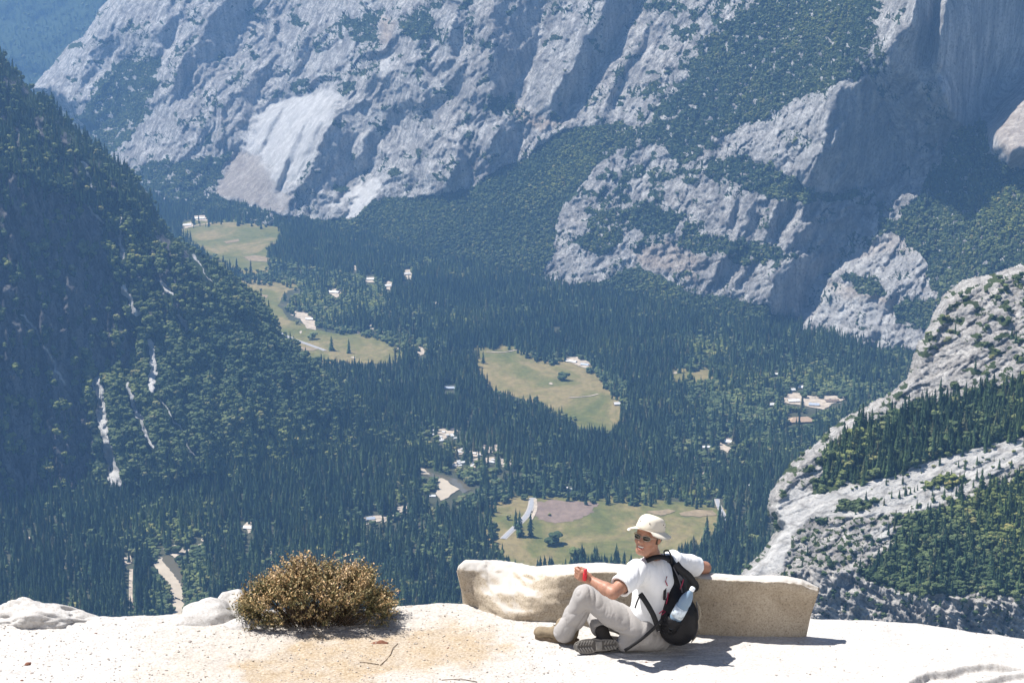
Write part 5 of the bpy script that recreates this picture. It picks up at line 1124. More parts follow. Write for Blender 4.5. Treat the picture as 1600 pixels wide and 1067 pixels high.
        if disp is not None:
            nr = np.zeros(len(me.vertices) * 3); me.vertices.foreach_get('normal', nr); nr = nr.reshape(-1, 3); V = V + nr * disp(V)[:, None]; me.vertices.foreach_set('co', V.astype(np.float32).ravel()); me.update()
        return me
def A(px, py, Y): return at(px, py, Y)
def unit(v): v = np.array(v, float); return v / np.linalg.norm(v)
def frame(f, up=(0, 0, 1)):
    f = unit(f); l = unit(np.cross(up, f)); u = np.cross(f, l); return np.array([f, l, u])

m, t, b = new_mat('sun_tanned_skin'); N = NT(t); N.L(N.ramp(N.noise(N.coord(), 30, 4), [(.3, (.32, .155, .098)), (.7, (.41, .215, .145))]), b.inputs['Base Color']); b.inputs['Roughness'].default_value = .5; b.inputs['Specular IOR Level'].default_value = .4; b.inputs['Subsurface Weight'].default_value = .12; b.inputs['Subsurface Radius'].default_value = (.02, .008, .004); b.inputs['Subsurface Scale'].default_value = .3
M_skin = m
def cloth(name, col, sc=420):
    m, t, b = new_mat(name); N = NT(t); co = N.coord(); v = N.noise(co, 9, 5, .6); N.L(N.ramp(v, [(.3, tuple(c * .93 for c in col)), (.7, col)]), b.inputs['Base Color']); b.inputs['Roughness'].default_value = .95; b.inputs['Sheen Weight'].default_value = .1
    N.L(N.bump(N.noise(N.scale(co, 1, 1, .6), 34, 4, .6, .8), .35, .008), b.inputs['Normal']); return m
M_shirt = cloth('white_cotton', (.80, .80, .80)); M_trou = cloth('light_grey_trousers', (.37, .35, .335)); M_hat = cloth('beige_canvas', (.66, .60, .50)); M_hatd = plain('hat_eyelet', (.12, .11, .10)); M_nyl = plain('black_nylon', (.008, .008, .010), .55, .25, .3, 60, .002); M_strap = plain('black_webbing', (.018, .018, .02), .7, .3, .3, 200, .001)
M_grey = plain('grey_mesh_fabric', (.10, .10, .11), .8, .3, .2, 120); M_maroon = plain('maroon_cord', (.30, .03, .07), .7); M_red2 = plain('red_plastic', (.62, .015, .03), .3, .5, .05); M_hair = plain('dark_brown_hair', (.05, .03, .02), .6, .3, .3, 200)

Lsh, Rsh = A(996, 893, 11.80), A(1052, 878, 12.03); Lel, Lwr = A(958, 926, 11.62), A(922, 905, 11.77); Rel = A(1101, 888, 12.16); Rel[2] = max(Rel[2], .455)
Rwr = np.array([Rel[0] - .20, Rel[1] + .10, Rel[2] - .005])
pel = A(1010, 985, 11.90); Lhip, Rhip = A(1004, 984, 11.82), A(1018, 978, 12.00); chest = A(1024, 905, 11.92); belly = A(1020, 950, 11.90); neckb = A(1024, 880, 11.93)
Lkn = A(914, 930, 11.88); Lan = A(880, 980, 11.97); Lto = A(848, 990, 12.05); Rkn = A(934, 962, 12.06); Ran = A(938, 984, 11.92); Rheel = A(958, 1003, 11.86)
H0 = A(1013, 837, 11.87); HF = frame((-.50, -.84, .10)); hf, hl, hu = HF
hu = unit(hu + 0.10 * np.array([1, 0, 0])); hl = unit(np.cross(hu, hf)); hf = np.cross(hl, hu); HF = np.array([hf, hl, hu])
def hp(f, l, u): return H0 + hf * f + hl * l + hu * u

def build_body():
    v = Vox((-1.0 + .45, 11.35, -.03), (1.42, 12.55, .98), .0052)
    # trunk and legs (inside the clothes)
    v.chain([pel, belly, chest], [.115, .11, .13], .05); v.cap(Lsh, Rsh, .055, .055, .05); v.cap(chest, neckb, .10, .055, .04)
    v.chain([Lhip, Lkn, Lan], [.075, .048, .035], .03); v.cap(Lan, Lan + np.array([0, 0, -.03]), .035, .030, .02); v.chain([Rhip, Rkn, Ran], [.075, .048, .035], .03)
    # neck and head
    v.cap(neckb, hp(-.02, 0, -.06), .056, .052, .03)
    v.ell(hp(-.010, 0, .028), (.096, .076, .084), HF, .02); v.ell(hp(.022, 0, -.035), (.068, .060, .078), HF, .03); v.cap(hp(.05, .022, -.098), hp(.05, -.022, -.098), .021, .021, .03)
    v.cap(hp(-.01, .050, -.06), hp(.05, .018, -.10), .022, .018, .02); v.cap(hp(-.01, -.050, -.06), hp(.05, -.018, -.10), .022, .018, .02)
    v.cap(hp(.082, 0, .015), hp(.108, 0, -.026), .009, .0145, .012); v.cap(hp(.098, .012, -.029), hp(.098, -.012, -.029), .009, .009, .006)
    v.ell(hp(.055, .040, -.030), (.030, .022, .020), HF, .02); v.ell(hp(.055, -.040, -.030), (.030, .022, .020), HF, .02)
    v.cap(hp(.078, .033, .022), hp(.078, -.033, .022), .010, .010, .015)
    v.cap(hp(.087, .018, -.055), hp(.087, -.018, -.055), .006, .006, .006); v.cap(hp(.085, .014, -.076), hp(.085, -.014, -.076), .007, .007, .006)
    v.ell(hp(.100, 0, -.064), (.018, .029, .0090), HF, .004, sub=True)       # open smiling mouth
    for s in (1, -1):
        v.ell(hp(-.008, .077 * s, -.010), (.020, .009, .030), HF, .006); v.ell(hp(-.003, .086 * s, -.008), (.010, .006, .018), HF, .004, sub=True)
    # left arm: elbow out, forearm resting on the raised knee
    v.chain([Lsh, Lsh * .4 + Lel * .6, Lel], [.055, .047, .040], .02); d = Lwr - Lel; v.chain([Lel, Lel + d * .3, Lwr], [.039, .042, .026], .015)
    hand(v, Lwr, unit(d), +1); 
    v.chain([Rsh, Rel], [.055, .042], .02); d2 = Rwr - Rel; v.chain([Rel, Rel + d2 * .3, Rwr], [.040, .040, .027], .015)
    # right hand flat on the slab behind him
    u = unit(d2); palm = Rwr + u * .05; v.box(palm, (.048, .038, .014), .012, np.array([u, unit(np.cross((0, 0, 1), u)), (0, 0, 1)]), .012)
    sd = unit(np.cross((0, 0, 1), u))
    for q, L in zip((-.030, -.010, .010, .030), (.060, .072, .068, .055)): b0 = palm + u * .04 + sd * q; v.chain([b0, b0 + u * L * .55 + np.array([0, 0, .004]), b0 + u * L - np.array([0, 0, .006])], [.0095, .009, .0075], .004)
    v.chain([Rwr + sd * .025 + u * .02, Rwr + sd * .055 + u * .05, Rwr + sd * .06 + u * .075], [.012, .010, .0085], .006)
    return v.mesh('body', None, 1)
HAND = {}
def hand(v, wr, d, side):
    """loosely closed fist holding a small red bottle upright: four bent fingers and a thumb over the front"""
    toL = unit(np.array([-.75, .1, .25])); pc = wr + toL * .038 + np.array([0, 0, .004]); up = np.array([0, 0, 1.0]); fw = toL; sd = unit(np.cross(up, fw))     # sd points away from the camera / to it
    if sd[1] > 0: sd = -sd
    fr = np.array([fw, sd, np.cross(fw, sd)]); v.box(pc, (.042, .017, .036), .014, fr, .015); HAND['c'] = pc; HAND['up'] = up; HAND['sd'] = sd; HAND['fw'] = fw
    for i, (q, L) in enumerate(zip((.030, .011, -.009, -.028), (.040, .044, .041, .034))):
        k0 = pc + fw * .036 + up * q; k1 = k0 + fw * .026 - sd * .022; k2 = k1 - sd * L * .55 - fw * .012; k3 = k2 - fw * .026 + sd * .002
        v.chain([k0, k1, k2, k3], [.0105, .0100, .0092, .0080], .004)
    v.chain([pc - fw * .018 + up * .024 - sd * .004, pc + fw * .004 + up * .043 - sd * .012, pc + fw * .028 + up * .046 - sd * .020], [.0135, .0110, .0090], .006)
def folds(sc, amp, seed, dirv=(0, 0, 1)):
    def f(V):
        a = (V[:, 0] * .7 + V[:, 2] * .9) / sc; b_ = (V[:, 1] + V[:, 2] * .4 - V[:, 0] * .3) / sc
        return (ridged(a + 3.1, b_ * .45, 3, seed) * .6 + fbm(a * .6, b_ * .6 + 8, 2, seed + 9) * .8) * amp
    return f
def creases(sc, amp, seed, stretch=.35):
    def f(V):
        a = (V[:, 0] * .9 - V[:, 2] * .45 + V[:, 1] * .7) / sc; b_ = (V[:, 0] * .5 + V[:, 2] * .9) / sc * stretch
        w_ = fbm(a * .4, b_ * .8 + 4, 2, seed + 5) * 1.6; p1 = perlin(a + w_, b_ + 2.0, seed); p2 = perlin(a * 2.1 - w_, b_ * 2 + 7, seed + 1)
        return amp * (np.sqrt(np.abs(p1) + .004) * 1.5 - .6) + amp * .45 * (np.sqrt(np.abs(p2) + .004) - .5)
    return f
def build_person():
    root = empty('person', (pel[0], pel[1], 0), label='man in white t-shirt and beige sun hat sitting on the rock, looking back and smiling', cat='person'); O = -np.array(root.location)
    def part(name, me, mat, parent=root):
        o = link(name, me, parent, mat); 
        if parent is root: o.location = O.tolist()
        return o
    part('body', build_body(), M_skin)
    # t-shirt
    v = Vox((-.1, 11.45, .0), (1.40, 12.4, .80), .0058)
    v.chain([A(1012, 978, 11.90), belly, chest], [.128, .132, .148], .05); v.cap(Lsh, Rsh, .070, .068, .06); v.cap(chest, neckb + np.array([0, 0, -.01]), .12, .066, .05)
    tl = Lsh * .30 + Lel * .70; v.chain([Lsh, tl], [.072, .074], .03); tr = Rsh * .22 + Rel * .78; v.chain([Rsh, tr], [.070, .066], .03)
    v.cap(A(1000, 962, 11.84), A(990, 985, 11.85), .075, .07, .04)          # front hem bunched over the hip
    dl = unit(Lel - Lsh); dr = unit(Rel - Rsh); v.cut_near(tl + dl * .004, dl, .135); v.cut_near(tr + dr * .004, dr, .12)
    for (a, b_, ra) in ((tl - dl * .05, tl + dl * .09, .056), (tr - dr * .05, tr + dr * .09, .052)): v.cap(a, b_, ra, ra, .006, sub=True)
    v.cap(neckb + np.array([0, 0, .015]), hp(-.02, 0, -.05), .054, .07, .006, sub=True)
    part('t_shirt', v.mesh('t_shirt', creases(.13, .0100, 900, .5), 2), M_shirt)
    # print and maroon cord on the back of the shirt
    # trousers
    v = Vox((-.62 + .8, 11.5, -.02), (1.20, 12.4, .62), .0058) if False else Vox((.05, 11.5, -.02), (1.20, 12.45, .62), .0058)
    v.ell(A(1018, 988, 11.92), (.145, .145, .125), np.eye(3), .03); v.chain([Lhip, Lhip * .5 + Lkn * .5 + np.array([0, 0, -.01]), Lkn], [.104, .080, .066], .03); v.chain([Lkn, Lkn * .45 + Lan * .55 + np.array([.02, 0, -.01]), Lan + np.array([.004, -.01, -.03])], [.066, .070, .070], .03)
    v.chain([Rhip, Rhip * .5 + Rkn * .5, Rkn], [.105, .085, .070], .03); v.chain([Rkn, Ran + np.array([0, .02, .01])], [.070, .062], .02)
    v.cap(A(1002, 1000, 11.84), A(975, 1004, 11.83), .062, .050, .04)
    ldir = unit(Lan - Lkn); v.cut_near(Lan + ldir * .065, ldir, .13); rdir = unit(Ran - Rkn); v.cut_near(Ran + rdir * .01, rdir, .09)
    v.D = np.maximum(v.D, -(v.lo[2] + v.h * np.arange(v.n[2]))[None, None, :].astype(np.float32) + .004)
    me = v.mesh('trousers', creases(.10, .0115, 930, .45), 1); part('trousers', me, M_trou)
    # zip-off seam round the thigh and a belt-side cord
    # boots
    M_bt = plain('brown_suede', (.235, .185, .125), .85, .2, .25, 30); M_bg = plain('green_mesh', (.06, .085, .06), .8, .2, .2, 60); M_sole = plain('brown_rubber_sole', (.17, .125, .085), .8, .3, .15, 40); M_gs = plain('grey_rubber_tread', (.20, .185, .165), .85, .3, .2, 40); M_dk = plain('dark_boot_lining', (.04, .035, .032), .9)
    toe = A(848, 990, 12.04); toe[2] = .045; heel = A(893, 990, 11.98); heel[2] = .045; fwd = unit((toe - heel) * (1, 1, 0)); fr = np.array([fwd, np.cross((0, 0, 1), fwd), (0, 0, 1)])
    bt = empty('boot', (0, 0, 0)); bt.parent = root; bt.location = O.tolist(); bt['label'] = 'brown suede hiking boot standing on the rock at the left'
    v = Vox(np.minimum(toe, heel) - .12, np.maximum(toe, heel) + (.12, .12, .2), .005); c = (toe + heel) / 2
    v.chain([heel + fwd * .01 + (0, 0, .01), c + (0, 0, .012), toe], [.040, .042, .036], .02); v.ell(toe + fwd * .012 + (0, 0, .004), (.050, .046, .036), fr, .02); v.chain([heel + (0, 0, .02), heel + (0, 0, .10) - fwd * .005], [.044, .046], .02); v.cap(c + (0, 0, .03), Lan + np.array([-.01, 0, -.01]), .034, .045, .02); v.cap(heel + (0, 0, .05), Lan + np.array([0, 0, .02]), .044, .048, .02)
    v.D = np.maximum(v.D, -(v.lo[2] + v.h * np.arange(v.n[2]))[None, None, :].astype(np.float32) + .018)
    up_ = link('upper', v.mesh('upper', folds(.05, .002, 950), 1), bt, M_bt)
    def outline_solid(name, c, L, Wd, ax, wy, nrm_, th, mat, parent):
        n = 28; V = []; F = []
        for k, sgn in enumerate((0, 1)):
            for i in range(n):
                a = i / n * 6.2832; x = math.cos(a) * L / 2; w_ = Wd / 2 * (1.0 if x > 0 else .82) * (1 - .16 * math.exp(-((x + .01) / (.2 * L)) ** 2)); y = math.copysign(abs(math.sin(a)) ** .75, math.sin(a)) * w_; V.append(c + ax * x + wy * y + nrm_ * th * sgn)
        for i in range(n): F.append([i, (i + 1) % n, n + (i + 1) % n, n + i])
        F += [list(range(n))[::-1], list(range(n, 2 * n))]; me = mesh_np(name, V, F, False); bm = bmesh.new(); bm.from_mesh(me); bmesh.ops.recalc_face_normals(bm, faces=bm.faces[:]); bm.to_mesh(me); bm.free(); return link(name, me, parent, mat)
    outline_solid('sole', c + (0, 0, -c[2] + .002) - fwd * .0, .305, .100, fwd, fr[1], np.array([0, 0, 1.0]), .026, M_sole, bt)
    link('lace', tube_mesh('lace', [c + fwd * .03 + (0, 0, .058) - fr[1] * .02, c + fwd * .01 + (0, 0, .072) + fr[1] * .02, c - fwd * .01 + (0, 0, .082) - fr[1] * .02, c - fwd * .03 + (0, 0, .10) + fr[1] * .02, c - fwd * .05 + (0, 0, .125) - fr[1] * .02], .0035), bt, M_dk)
    for q in ((.02, .034), (-.035, .04)):
        v = Vox(c - .1, c + .1, .005); v.ell(c + fwd * q[0] + (0, 0, .012) + np.array([0, -.034, 0]), (.020, .014, .016), fr, .005); link('side_panel', v.mesh('side_panel'), bt, M_bg)
    # the other boot lies on its side, tread to the camera
    b2 = empty('boot', (0, 0, 0)); b2.parent = root; b2.location = O.tolist(); b2['label'] = 'boot lying on its side with its grey tread facing the camera'
    th_ = A(966, 1002, 11.80); tt = A(897, 1010, 11.78); c2 = (th_ + tt) / 2; c2[2] = .056; ax = unit((tt - th_) * (1, 1, 0) + np.array([0, 0, -.012])); nr = unit(np.array([-.10, -.93, .30]) - ax * np.dot(ax, [-.10, -.93, .30])); wy = unit(np.cross(nr, ax)); fr2 = np.array([ax, wy, nr])
    v = Vox(c2 - .2, c2 + .2, .005); v.chain([c2 - ax * .085 - nr * .045, c2 - nr * .045, c2 + ax * .09 - nr * .035], [.040, .043, .036], .02); v.cap(c2 - ax * .075 - nr * .05, Ran + np.array([.01, -.02, .0]), .042, .045, .03)
    v.D = np.maximum(v.D, -(v.lo[2] + v.h * np.arange(v.n[2]))[None, None, :].astype(np.float32) + .003); link('upper', v.mesh('upper', None, 1), b2, M_dk)
    sl_ = outline_solid('sole', c2 - nr * .016, .292, .106, ax, wy, nr, .020, M_gs, b2)
    M_gl = plain('tread_lug', (.225, .21, .19), .85, .3, .15, 40); M_gr = plain('tread_groove', (.11, .10, .09), .9)
    outline_solid('tread_groove_plate', c2 + nr * .004, .268, .086, ax, wy, nr, .0012, M_gr, b2)
    def lug(x, y, L, Wd, ang):
        ca, sa = math.cos(ang), math.sin(ang); a = ax * ca + wy * sa; b_ = -ax * sa + wy * ca; V = []; p = c2 + ax * x + wy * y + nr * .005
        for z in (0, .007):
            for (i, j) in ((-1, -1), (1, -1), (1, 1), (-1, 1)): s_ = 1 if z == 0 else .82; V.append(p + a * i * L / 2 * s_ + b_ * j * Wd / 2 * s_ + nr * z)
        return link('tread_lug', mesh_np('tread_lug', V, [[4, 5, 6, 7], [0, 1, 5, 4], [1, 2, 6, 5], [2, 3, 7, 6], [3, 0, 4, 7]], False), b2, M_gl)
    for i in range(8):
        x = .115 - i * .0175
        if i < 6: 
            for s_ in (1, -1): lug(x, s_ * .021, .010, .034, s_ * .55)
    for i in range(4):
        for s_ in (1, -1): lug(-.062 - i * .019, s_ * .019, .011, .032, s_ * .55)
    lug(-.018, 0, .045, .060, 0); lug(.128, 0, .012, .036, 0)
    # cuff of the far trouser leg is part of the trousers; lining shows dark
    # hat: crown, brim and eyelets
    hat = empty('sun_hat', (0, 0, 0)); hat.parent = root; hat.location = O.tolist(); hat['label'] = 'beige canvas sun hat with a drooping brim'
    n = 48; V = []; F = []; hc = hp(-.012, 0, .040); hh = unit(hu + hf * -.10); fx = unit(hf - hh * np.dot(hf, hh)); ly = np.cross(hh, fx)
    prof = [(.0, .090), (.035, .089), (.062, .084), (.078, .073), (.086, .058), (.092, .038), (.095, .024), (.096, .012), (.094, .003), (.086, -.002)]
    rings = [(r_, z) for r_, z in prof]
    for (r_, z) in rings:
        for i in range(n):
            a = i / n * 6.2832; k = 1.0 + .03 * math.sin(a * 3 + z * 40) * (r_ > .03); zz = z - .006 * math.cos(a * 2 + .6) * (z > .04) - (.010 * math.exp(-((a - 3.3) / .5) ** 2) if z > .06 else 0)
            V.append(hc + fx * math.cos(a) * r_ * 1.10 * k + ly * math.sin(a) * r_ * .96 * k + hh * zz)
    for j in range(len(rings) - 1):
        for i in range(n): F.append([j * n + i, j * n + (i + 1) % n, (j + 1) * n + (i + 1) % n, (j + 1) * n + i])
    link('crown', mesh_np('crown', V, F), hat, M_hat)
    V = []; F = []; rg = [(0, .0), (.3, .2), (.65, .45), (1.0, .7)]
    for lay in (0, 1):
        for (f, dr_) in rg:
            for i in range(n):
                a = i / n * 6.2832; r0 = .094; ex = .060 * f; droop = -.014 * f - .018 * f * (0.5 - .5 * math.cos(a)) - .006 * f * abs(math.sin(a)) + .008 * f * math.sin(a * 3 + 1) + (.016 * f if abs(((a + 3.14) % 6.283) - 3.14) < .6 else 0)
                V.append(hc + fx * math.cos(a) * (r0 * 1.1 + ex) + ly * math.sin(a) * (r0 * .96 + ex * .85) + hh * (.004 + droop - lay * .0022))
    m_ = len(rg)
    for lay in (0, 1):
        for j in range(m_ - 1):
            for i in range(n): q = [(lay * m_ + j) * n + i, (lay * m_ + j) * n + (i + 1) % n, (lay * m_ + j + 1) * n + (i + 1) % n, (lay * m_ + j + 1) * n + i]; F.append(q if lay == 0 else q[::-1])
    for i in range(n): F.append([(m_ - 1) * n + i, (m_ - 1) * n + (i + 1) % n, (2 * m_ - 1) * n + (i + 1) % n, (2 * m_ - 1) * n + i])
    link('brim', mesh_np('brim', V, F), hat, M_hat)
    for a, z in ((.35, .050), (1.55, .052), (1.80, .036), (-.5, .05)):
        bm = bmesh.new(); bmesh.ops.create_icosphere(bm, subdivisions=2, radius=.0045); me = bpy.data.meshes.new('eyelet'); bm.to_mesh(me); bm.free(); rr = np.interp(-z, [-p[1] for p in prof], [p[0] for p in prof]); o = link('eyelet', me, hat, M_hatd); o.location = (hc + fx * math.cos(a) * rr * 1.10 + ly * math.sin(a) * rr * .97 + hh * z).tolist()
    # hair at the back and sides
    v = Vox(H0 - .16, H0 + .16, .005); v.ell(hp(-.022, 0, .008), (.097, .0835, .090), HF, .01); v.ell(hp(.085, 0, -.02), (.080, .12, .16), HF, .006, sub=True); v.box(hp(0, 0, -.12), (.2, .2, .075), .01, HF, .004, sub=True); part('hair', v.mesh('hair'), M_hair)
    # sunglasses, teeth, lips
    gl = empty('sunglasses', (0, 0, 0)); gl.parent = root; gl.location = O.tolist(); M_lens, tl_, bl = new_mat('dark_amber_lens'); bl.inputs['Base Color'].default_value = (.035, .028, .015, 1); bl.inputs['Roughness'].default_value = .08; bl.inputs['Specular IOR Level'].default_value = .8
    M_wire = plain('metal_rim', (.45, .42, .36), .3, .5, .05, 50, 0, 1)
    for s in (1, -1):
        V = []; F = []; k = 20; cc = hp(.099, .033 * s, .002)
        for dz in (0, 1):
            for i in range(k): a = i / k * 6.2832; dy = math.copysign(abs(math.cos(a)) ** .8, math.cos(a)) * .025; V.append(cc + hl * dy + hu * math.copysign(abs(math.sin(a)) ** .8, math.sin(a)) * .0155 - hf * (.010 * ((dy * s + .025) / .05) ** 2 * 1.6 + dz * .003))
        F = [[i, (i + 1) % k, k + (i + 1) % k, k + i] for i in range(k)] + [list(range(k))[::-1], list(range(k, 2 * k))]; link('lens', mesh_np('lens', V, F), gl, M_lens)
        link('temple', tube_mesh('temple', [hp(.086, .060 * s, .008), hp(.05, .076 * s, .008), hp(-.005, .084 * s, .004), hp(-.018, .084 * s, -.008)], .0022), gl, M_wire)
        rim = [V[i] for i in range(k)] + [V[0]]; link('rim', tube_mesh('rim', rim, .0016), gl, M_wire)
    link('bridge', tube_mesh('bridge', [hp(.100, .010, .006), hp(.106, 0, .009), hp(.100, -.010, .006)], .0022), gl, M_wire)
    v = Vox(hp(.08, 0, -.066) - .04, hp(.08, 0, -.066) + .04, .0025); v.ell(hp(.080, 0, -.0615), (.014, .025, .0072), HF, .002); part('teeth', v.mesh('teeth'), plain('teeth', (.78, .74, .66), .4))
    v = Vox(hp(.08, 0, -.066) - .05, hp(.08, 0, -.066) + .05, .0025); v.chain([hp(.082, .027, -.058), hp(.094, .012, -.0745), hp(.096, 0, -.0765), hp(.094, -.012, -.0745), hp(.082, -.027, -.058)], [.003, .0042, .0046, .0042, .003], .002); part('lip', v.mesh('lip'), plain('lip', (.45, .17, .13), .5))
    return root
person = build_person()

# ------------------------------------------------------------------ backpack and the things he carries
def ribbon(name, pts, w, th, mat, parent, face=(0, -1, .2)):
    pts = [np.array(p, float) for p in pts]; q = pts
    for _ in range(2):
        r_ = [q[0]]
        for i in range(len(q) - 1): r_ += [q[i] * .75 + q[i + 1] * .25, q[i] * .25 + q[i + 1] * .75]
        q = r_ + [q[-1]]
    V = []; F = []; n = len(q); fc = unit(face)
    for i, p in enumerate(q):
        d = unit(q[min(i + 1, n - 1)] - q[max(i - 1, 0)]); sdv = unit(np.cross(d, fc)); nn_ = np.cross(sdv, d)
        for a, b_ in ((-1, -1), (1, -1), (1, 1), (-1, 1)): V.append(p + sdv * a * w / 2 + nn_ * b_ * th / 2)
    for i in range(n - 1):
        for j in range(4): F.append([i * 4 + j, i * 4 + (j + 1) % 4, i * 4 + 4 + (j + 1) % 4, i * 4 + 4 + j])
    F += [[0, 1, 2, 3], [(n - 1) * 4 + j for j in (3, 2, 1, 0)]]
    me = mesh_np(name, V, F); bm = bmesh.new(); bm.from_mesh(me); bmesh.ops.recalc_face_normals(bm, faces=bm.faces[:]); bm.to_mesh(me); bm.free(); return link(name, me, parent, mat)
def backpack():
    root = empty('backpack', (A(1062, 990, 11.78)[0], 11.78, 0), label='black daypack worn on the back of the sitting man, water bottle in its side pocket', cat='backpack'); O = (-np.array(root.location)).tolist()
    inner = {}
    def pt(name, me, mat): o = link(name, me, root, mat); o.location = O; return o
    bd = unit((.62, -.78, 0)); sdv = unit((.78, .62, 0)); fr = np.array([bd, sdv, (0, 0, 1)])
    v = Vox((.75, 11.45, .0), (1.45, 12.2, .85), .0058)
    lowc = A(1061, 966, 11.80); v.ell(lowc, (.118, .128, .150), fr, .03); v.ell(A(1060, 982, 11.80), (.11, .125, .105), fr, .03); v.chain([A(1056, 935, 11.84), A(1052, 900, 11.90), A(1044, 876, 11.93)], [.088, .064, .040], .04); v.cap(A(1050, 900, 11.90), A(1082, 915, 11.95), .05, .045, .03)
    v.D = np.maximum(v.D, -(v.lo[2] + v.h * np.arange(v.n[2]))[None, None, :].astype(np.float32) + .012)
    pt('main_compartment', v.mesh('main_compartment', folds(.07, .0045, 970), 1), M_nyl)
    def R(name, pts, w, mat=M_strap, th=.005, face=(0, -1, .2)): o = ribbon(name, pts, w, th, mat, root, face); o.location = O; return o
    R('shoulder_strap', [A(1047, 874, 11.82), A(1034, 869, 11.815), A(1020, 871, 11.80), A(1010, 876, 11.795)], .032, th=.009, face=(0, -.6, .8))
    R('grab_handle', [A(1044, 878, 11.84), A(1036, 862, 11.82), A(1042, 858, 11.82), A(1048, 864, 11.82), A(1050, 880, 11.84)], .010)
    R('shoulder_strap', [A(1056, 880, 11.82), A(1064, 890, 11.80), A(1078, 900, 11.80), A(1086, 915, 11.82)], .045, th=.009)
    R('side_strap', [A(1000, 927, 11.735), A(1008, 938, 11.715), A(1020, 958, 11.695), A(1025, 972, 11.70), A(1030, 985, 11.70)], .034, th=.007)
    R('hip_strap', [A(1034, 968, 11.70), A(1018, 985, 11.69), A(1000, 1000, 11.69), A(976, 1016, 11.70)], .020)
    R('strap_end', [A(1000, 930, 11.725), A(996, 938, 11.71), A(992, 950, 11.70)], .010)
    R('compression_strap', [A(1040, 908, 11.80), A(1039, 920, 11.775), A(1038, 937, 11.76)], .018)
    R('zip_piping', [A(1088, 940, 11.80), A(1091, 960, 11.78), A(1090, 985, 11.78), A(1082, 1000, 11.78)], .008, M_grey, .006)
    R('top_pocket_seam', [A(1052, 885, 11.82), A(1062, 905, 11.79), A(1066, 925, 11.76)], .008, M_grey)
    R('buckle', [A(1060, 898, 11.80), A(1066, 906, 11.79)], .020, M_grey)
    # cord dangling on the right, maroon piping near the shirt
    cord = [A(1088, 938, 11.76), A(1093, 948, 11.75), A(1095, 960, 11.75), A(1091, 970, 11.75), A(1093, 982, 11.75), A(1088, 994, 11.76), A(1080, 1003, 11.78)]; o = link('cord', tube_mesh('cord', cord, .0035), root, plain('pale_cord', (.35, .31, .24), .8)); o.location = O
    for pts in ([A(1042, 900, 11.79), A(1040, 908, 11.775), A(1043, 915, 11.77)], [A(1044, 925, 11.765), A(1043, 935, 11.76), A(1041, 943, 11.755)], [A(1030, 958, 11.71), A(1036, 953, 11.72), A(1040, 955, 11.72), A(1034, 960, 11.705)], [A(1068, 905, 11.78), A(1066, 912, 11.775), A(1063, 920, 11.77)]):
        o = link('maroon_piping', tube_mesh('maroon_piping', pts, .004), root, M_maroon); o.location = O
    # side pocket holding the bottle
    a, b_ = A(1047, 980, 11.700), A(1053, 968, 11.695); v = Vox(np.minimum(a, b_) - .12, np.maximum(a, b_) + .12, .0045); v.cap(a, b_, .052, .056, .01); v.cap(a, b_ + (b_ - a) * 1.5, .049, .050, .003, sub=True); pt('mesh_pocket', v.mesh('mesh_pocket', None, 1), M_nyl)
    return root
backpack()
def lathe(name, prof, a, d, mat, parent, n=24):
    d = unit(d); x = unit(np.cross(d, (0, 1, 0))); y = np.cross(d, x); V = []; F = []
    for (r_, z) in prof:
        for i in range(n): q = i / n * 6.2832; V.append(a + d * z + (x * math.cos(q) + y * math.sin(q)) * r_)
    for j in range(len(prof) - 1):
        for i in range(n): F.append([j * n + i, j * n + (i + 1) % n, (j + 1) * n + (i + 1) % n, (j + 1) * n + i])
    F += [list(range(n))[::-1], [(len(prof) - 1) * n + i for i in range(n)]]
    me = mesh_np(name, V, F); bm = bmesh.new(); bm.from_mesh(me); bmesh.ops.recalc_face_normals(bm, faces=bm.faces[:]); bm.to_mesh(me); bm.free(); return link(name, me, parent, mat)
ba, bb = A(1047, 980, 11.700), A(1083, 918, 11.675); bd_ = unit(bb - ba); BL = np.linalg.norm(bb - ba)
rt = empty('water_bottle', ba.tolist(), label='clear blue plastic water bottle with white cap in the side pocket of the daypack', cat='bottle'); Ob = (-ba).tolist()
m, t, b = new_mat('blue_clear_plastic'); b.inputs['Base Color'].default_value = (.42, .60, .80, 1); b.inputs['Roughness'].default_value = .12; b.inputs['Transmission Weight'].default_value = .55; b.inputs['IOR'].default_value = 1.33; b.inputs['Specular IOR Level'].default_value = .6; M_bot = m
k = BL / .30
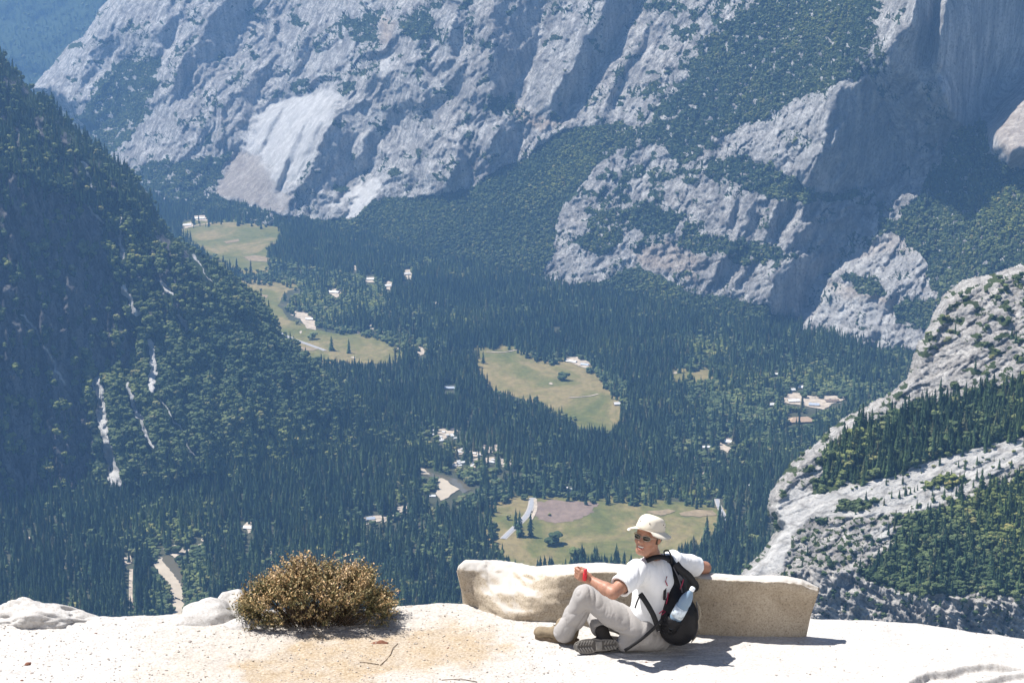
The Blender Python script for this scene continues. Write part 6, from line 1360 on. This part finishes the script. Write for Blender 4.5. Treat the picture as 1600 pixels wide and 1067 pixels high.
for nm, pr, mt in (('bottle_body', [(.030, 0), (.040, .008), (.0415, .03), (.039, .05), (.0415, .07), (.0415, .165), (.039, .175), (.0415, .19), (.038, .225), (.026, .255), (.015, .272), (.013, .285)], M_bot), ('label_band', [(.0425, .085), (.0425, .155)], plain('printed_label', (.62, .70, .80), .35, .4, .35, 45)), ('cap', [(.016, .280), (.0165, .283), (.0165, .300), (.014, .303)], plain('white_cap', (.80, .82, .84), .4))):
    o = lathe(nm, [(r_, z * k) for r_, z in pr], ba, bd_, mt, rt); o.location = Ob
hc_ = HAND['c']; rt = empty('small_red_bottle', (hc_ + HAND['fw'] * .012 + np.array([0, 0, -.05])).tolist(), label='small bright red container held upright in the left hand of the man', cat='container')
o0 = np.array(rt.location); pos = hc_ + HAND['fw'] * .022 - HAND['sd'] * .0 + np.array([.018, -.026, -.035])
for nm, pr in (('container_body', [(.010, .012), (.013, .018), (.013, .056), (.010, .066)]), ('lid', [(.008, .064), (.0105, .068), (.0105, .086), (.007, .092)])):
    o = lathe(nm, pr, pos, (.10, 0, 1), M_red2, rt, 16); o.location = (-o0).tolist()
HAZE_TOP = 12.0; HAZE_DENS = 3.5e-5
# ------------------------------------------------------------------ the air: one closed box of pale haze
HX0, HX1, HY0, HY1 = -8500, 8500, -2000, 19000
bm = bmesh.new(); bmesh.ops.create_cube(bm, size=1.0)
for v in bm.verts:
    v.co.x = HX1 if v.co.x > 0 else HX0; v.co.y = HY1 if v.co.y > 0 else HY0; v.co.z = HAZE_TOP if v.co.z > 0 else FLOOR - 40
me = bpy.data.meshes.new('haze'); bm.to_mesh(me); bm.free()
m = bpy.data.materials.new('pale_air'); m.use_nodes = True; t = m.node_tree; t.nodes.clear()
out = t.nodes.new("ShaderNodeOutputMaterial"); pv = t.nodes.new("ShaderNodeVolumePrincipled")
pv.inputs['Color'].default_value = (0.28, 0.55, 1.0, 1); pv.inputs['Density'].default_value = HAZE_DENS; pv.inputs['Anisotropy'].default_value = 0.15
t.links.new(pv.outputs[0], out.inputs['Volume'])
tag(link('haze', me, mat=m), kind='stuff', label='thin blue daylight haze filling the valley air')
